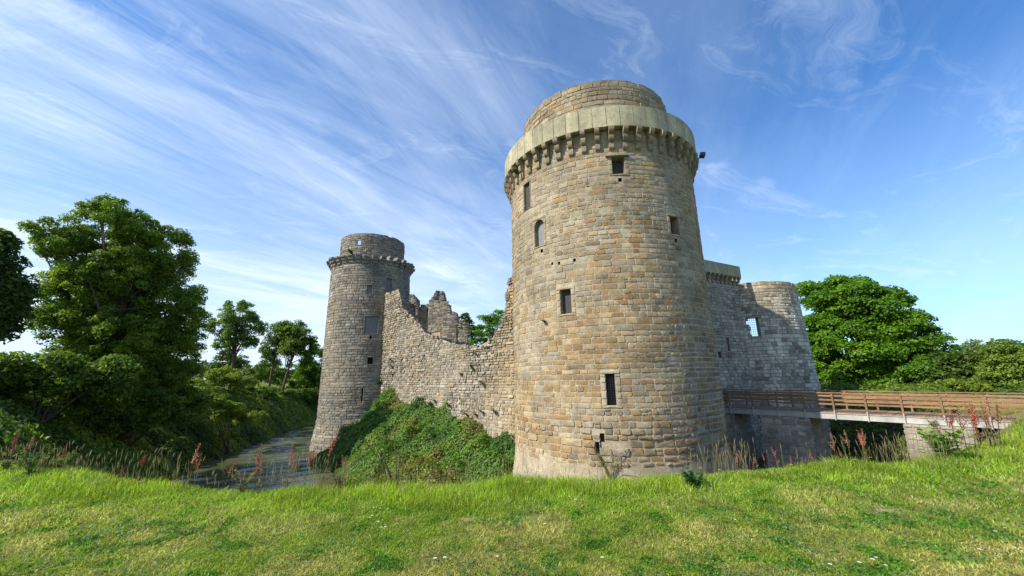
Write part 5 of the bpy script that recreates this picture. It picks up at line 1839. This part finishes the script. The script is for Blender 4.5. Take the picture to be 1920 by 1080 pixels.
# daisies and buttercups
def flower_mesh(col, centre, petals, r_, h):
    mb, st = MB(), MB()
    for k in range(petals):
        a = 2 * math.pi * k / petals
        d = Vector((math.cos(a), math.sin(a), 0.25))
        s_ = Vector((-math.sin(a), math.cos(a), 0)) * r_ * 0.32
        c = Vector((0, 0, h))
        mb.add([tuple(c + d * r_ * .15 - s_ * .3), tuple(c + d * r_ * .7 - s_), tuple(c + d * r_), tuple(c + d * r_ * .7 + s_), tuple(c + d * r_ * .15 + s_ * .3)], [(0, 1, 2, 3, 4)], col)
    mb.add([(math.cos(2 * math.pi * k / 6) * r_ * .3, math.sin(2 * math.pi * k / 6) * r_ * .3, h + 0.003) for k in range(6)], [(0, 1, 2, 3, 4, 5)], centre)
    st.tube([(0, 0, -0.01), (0, 0, h)], [0.0012, 0.001], 3, (0.1, 0.18, 0.03))
    return simple_mesh(mb, 'flower_head', M_PETAL), simple_mesh(st, 'stalk', M_GRASS)


def put_flower(name, label, cat, group, me, x, y, rz, s=1.0, z=None):
    e = empty(name, (x, y, (gz(x, y) if z is None else z)), rz)
    tag(e, label, cat, group)
    e.scale = (s, s, s)
    for nm, m_ in zip(('flower_head', 'stalk'), me):
        c = bpy.data.objects.new(nm, m_); COL.objects.link(c); c.parent = e


DAI = flower_mesh((0.75, 0.75, 0.72), (0.6, 0.45, 0.05), 11, 0.014, 0.055)
BUT = flower_mesh((0.75, 0.55, 0.01), (0.6, 0.42, 0.02), 5, 0.016, 1.0)


def on_lawn(px_, py_):
    d = wray(px_, py_)
    D = 3.0
    while D < 60 and EYE + d.z * D > gz(d.x * D, d.y * D):
        D += 0.05
    return d.x * D, d.y * D


r = random.Random(4)
for label, lst in (('white daisy in the short grass left of the bare soil patches', [(700, 960), (712, 962), (697, 978), (708, 991), (714, 1001), (722, 999), (693, 982), (815, 1068), (833, 1063)]),
                   ('white daisy in the short grass at the bottom edge of the lawn', [(932, 1058), (1130, 1062), (1615, 1075), (1645, 1058), (1640, 1068), (1664, 1077), (1714, 1064), (1560, 1079)]),
                   ('white daisy in the sunny grass below the big tower', [(1022, 995), (1068, 942), (1080, 949), (1380, 988), (1328, 910), (1330, 918)]),
                   ('white daisy in the lawn near the lower right corner', [(1888, 1001), (1870, 1010), (1840, 1045), (1905, 1040)])):
    for px_, py_ in lst:
        x, y = on_lawn(px_, py_)
        put_flower('daisy', label, 'flower', 'daisies in the lawn', DAI, x, y, r.uniform(0, 6), r.uniform(0.85, 1.25))
for label, lst in (('yellow buttercup on the moat edge below the ivy mound', [(760, 903), (783, 908), (793, 904), (795, 912), (852, 897), (878, 910), (668, 897), (985, 910), (990, 914)]),
                   ('yellow buttercup in long grass right of the big tower foot', [(1265, 888), (1310, 878), (1345, 900), (1600, 862), (1630, 858), (1480, 880), (1165, 898)]),
                   ('yellow buttercup on the grassy rise at the right', [(1812, 838), (1845, 838), (1880, 800), (1760, 850)])):
    for px_, py_ in lst:
        x, y, z, h = plant_top(px_, py_, 0.05)
        h = min(h, 0.45)
        e_s = h
        me = BUT
        e = empty('buttercup', (x, y, z), r.uniform(0, 6))
        tag(e, label, 'flower', 'buttercups along the moat edge')
        for nm, m_ in zip(('flower_head', 'stalk'), me):
            c = bpy.data.objects.new(nm, m_); COL.objects.link(c); c.parent = e
            if nm == 'stalk':
                c.scale = (1.5, 1.5, h)
            else:
                c.scale = (1.5, 1.5, 1.5); c.location = (0, 0, h - 1.5)
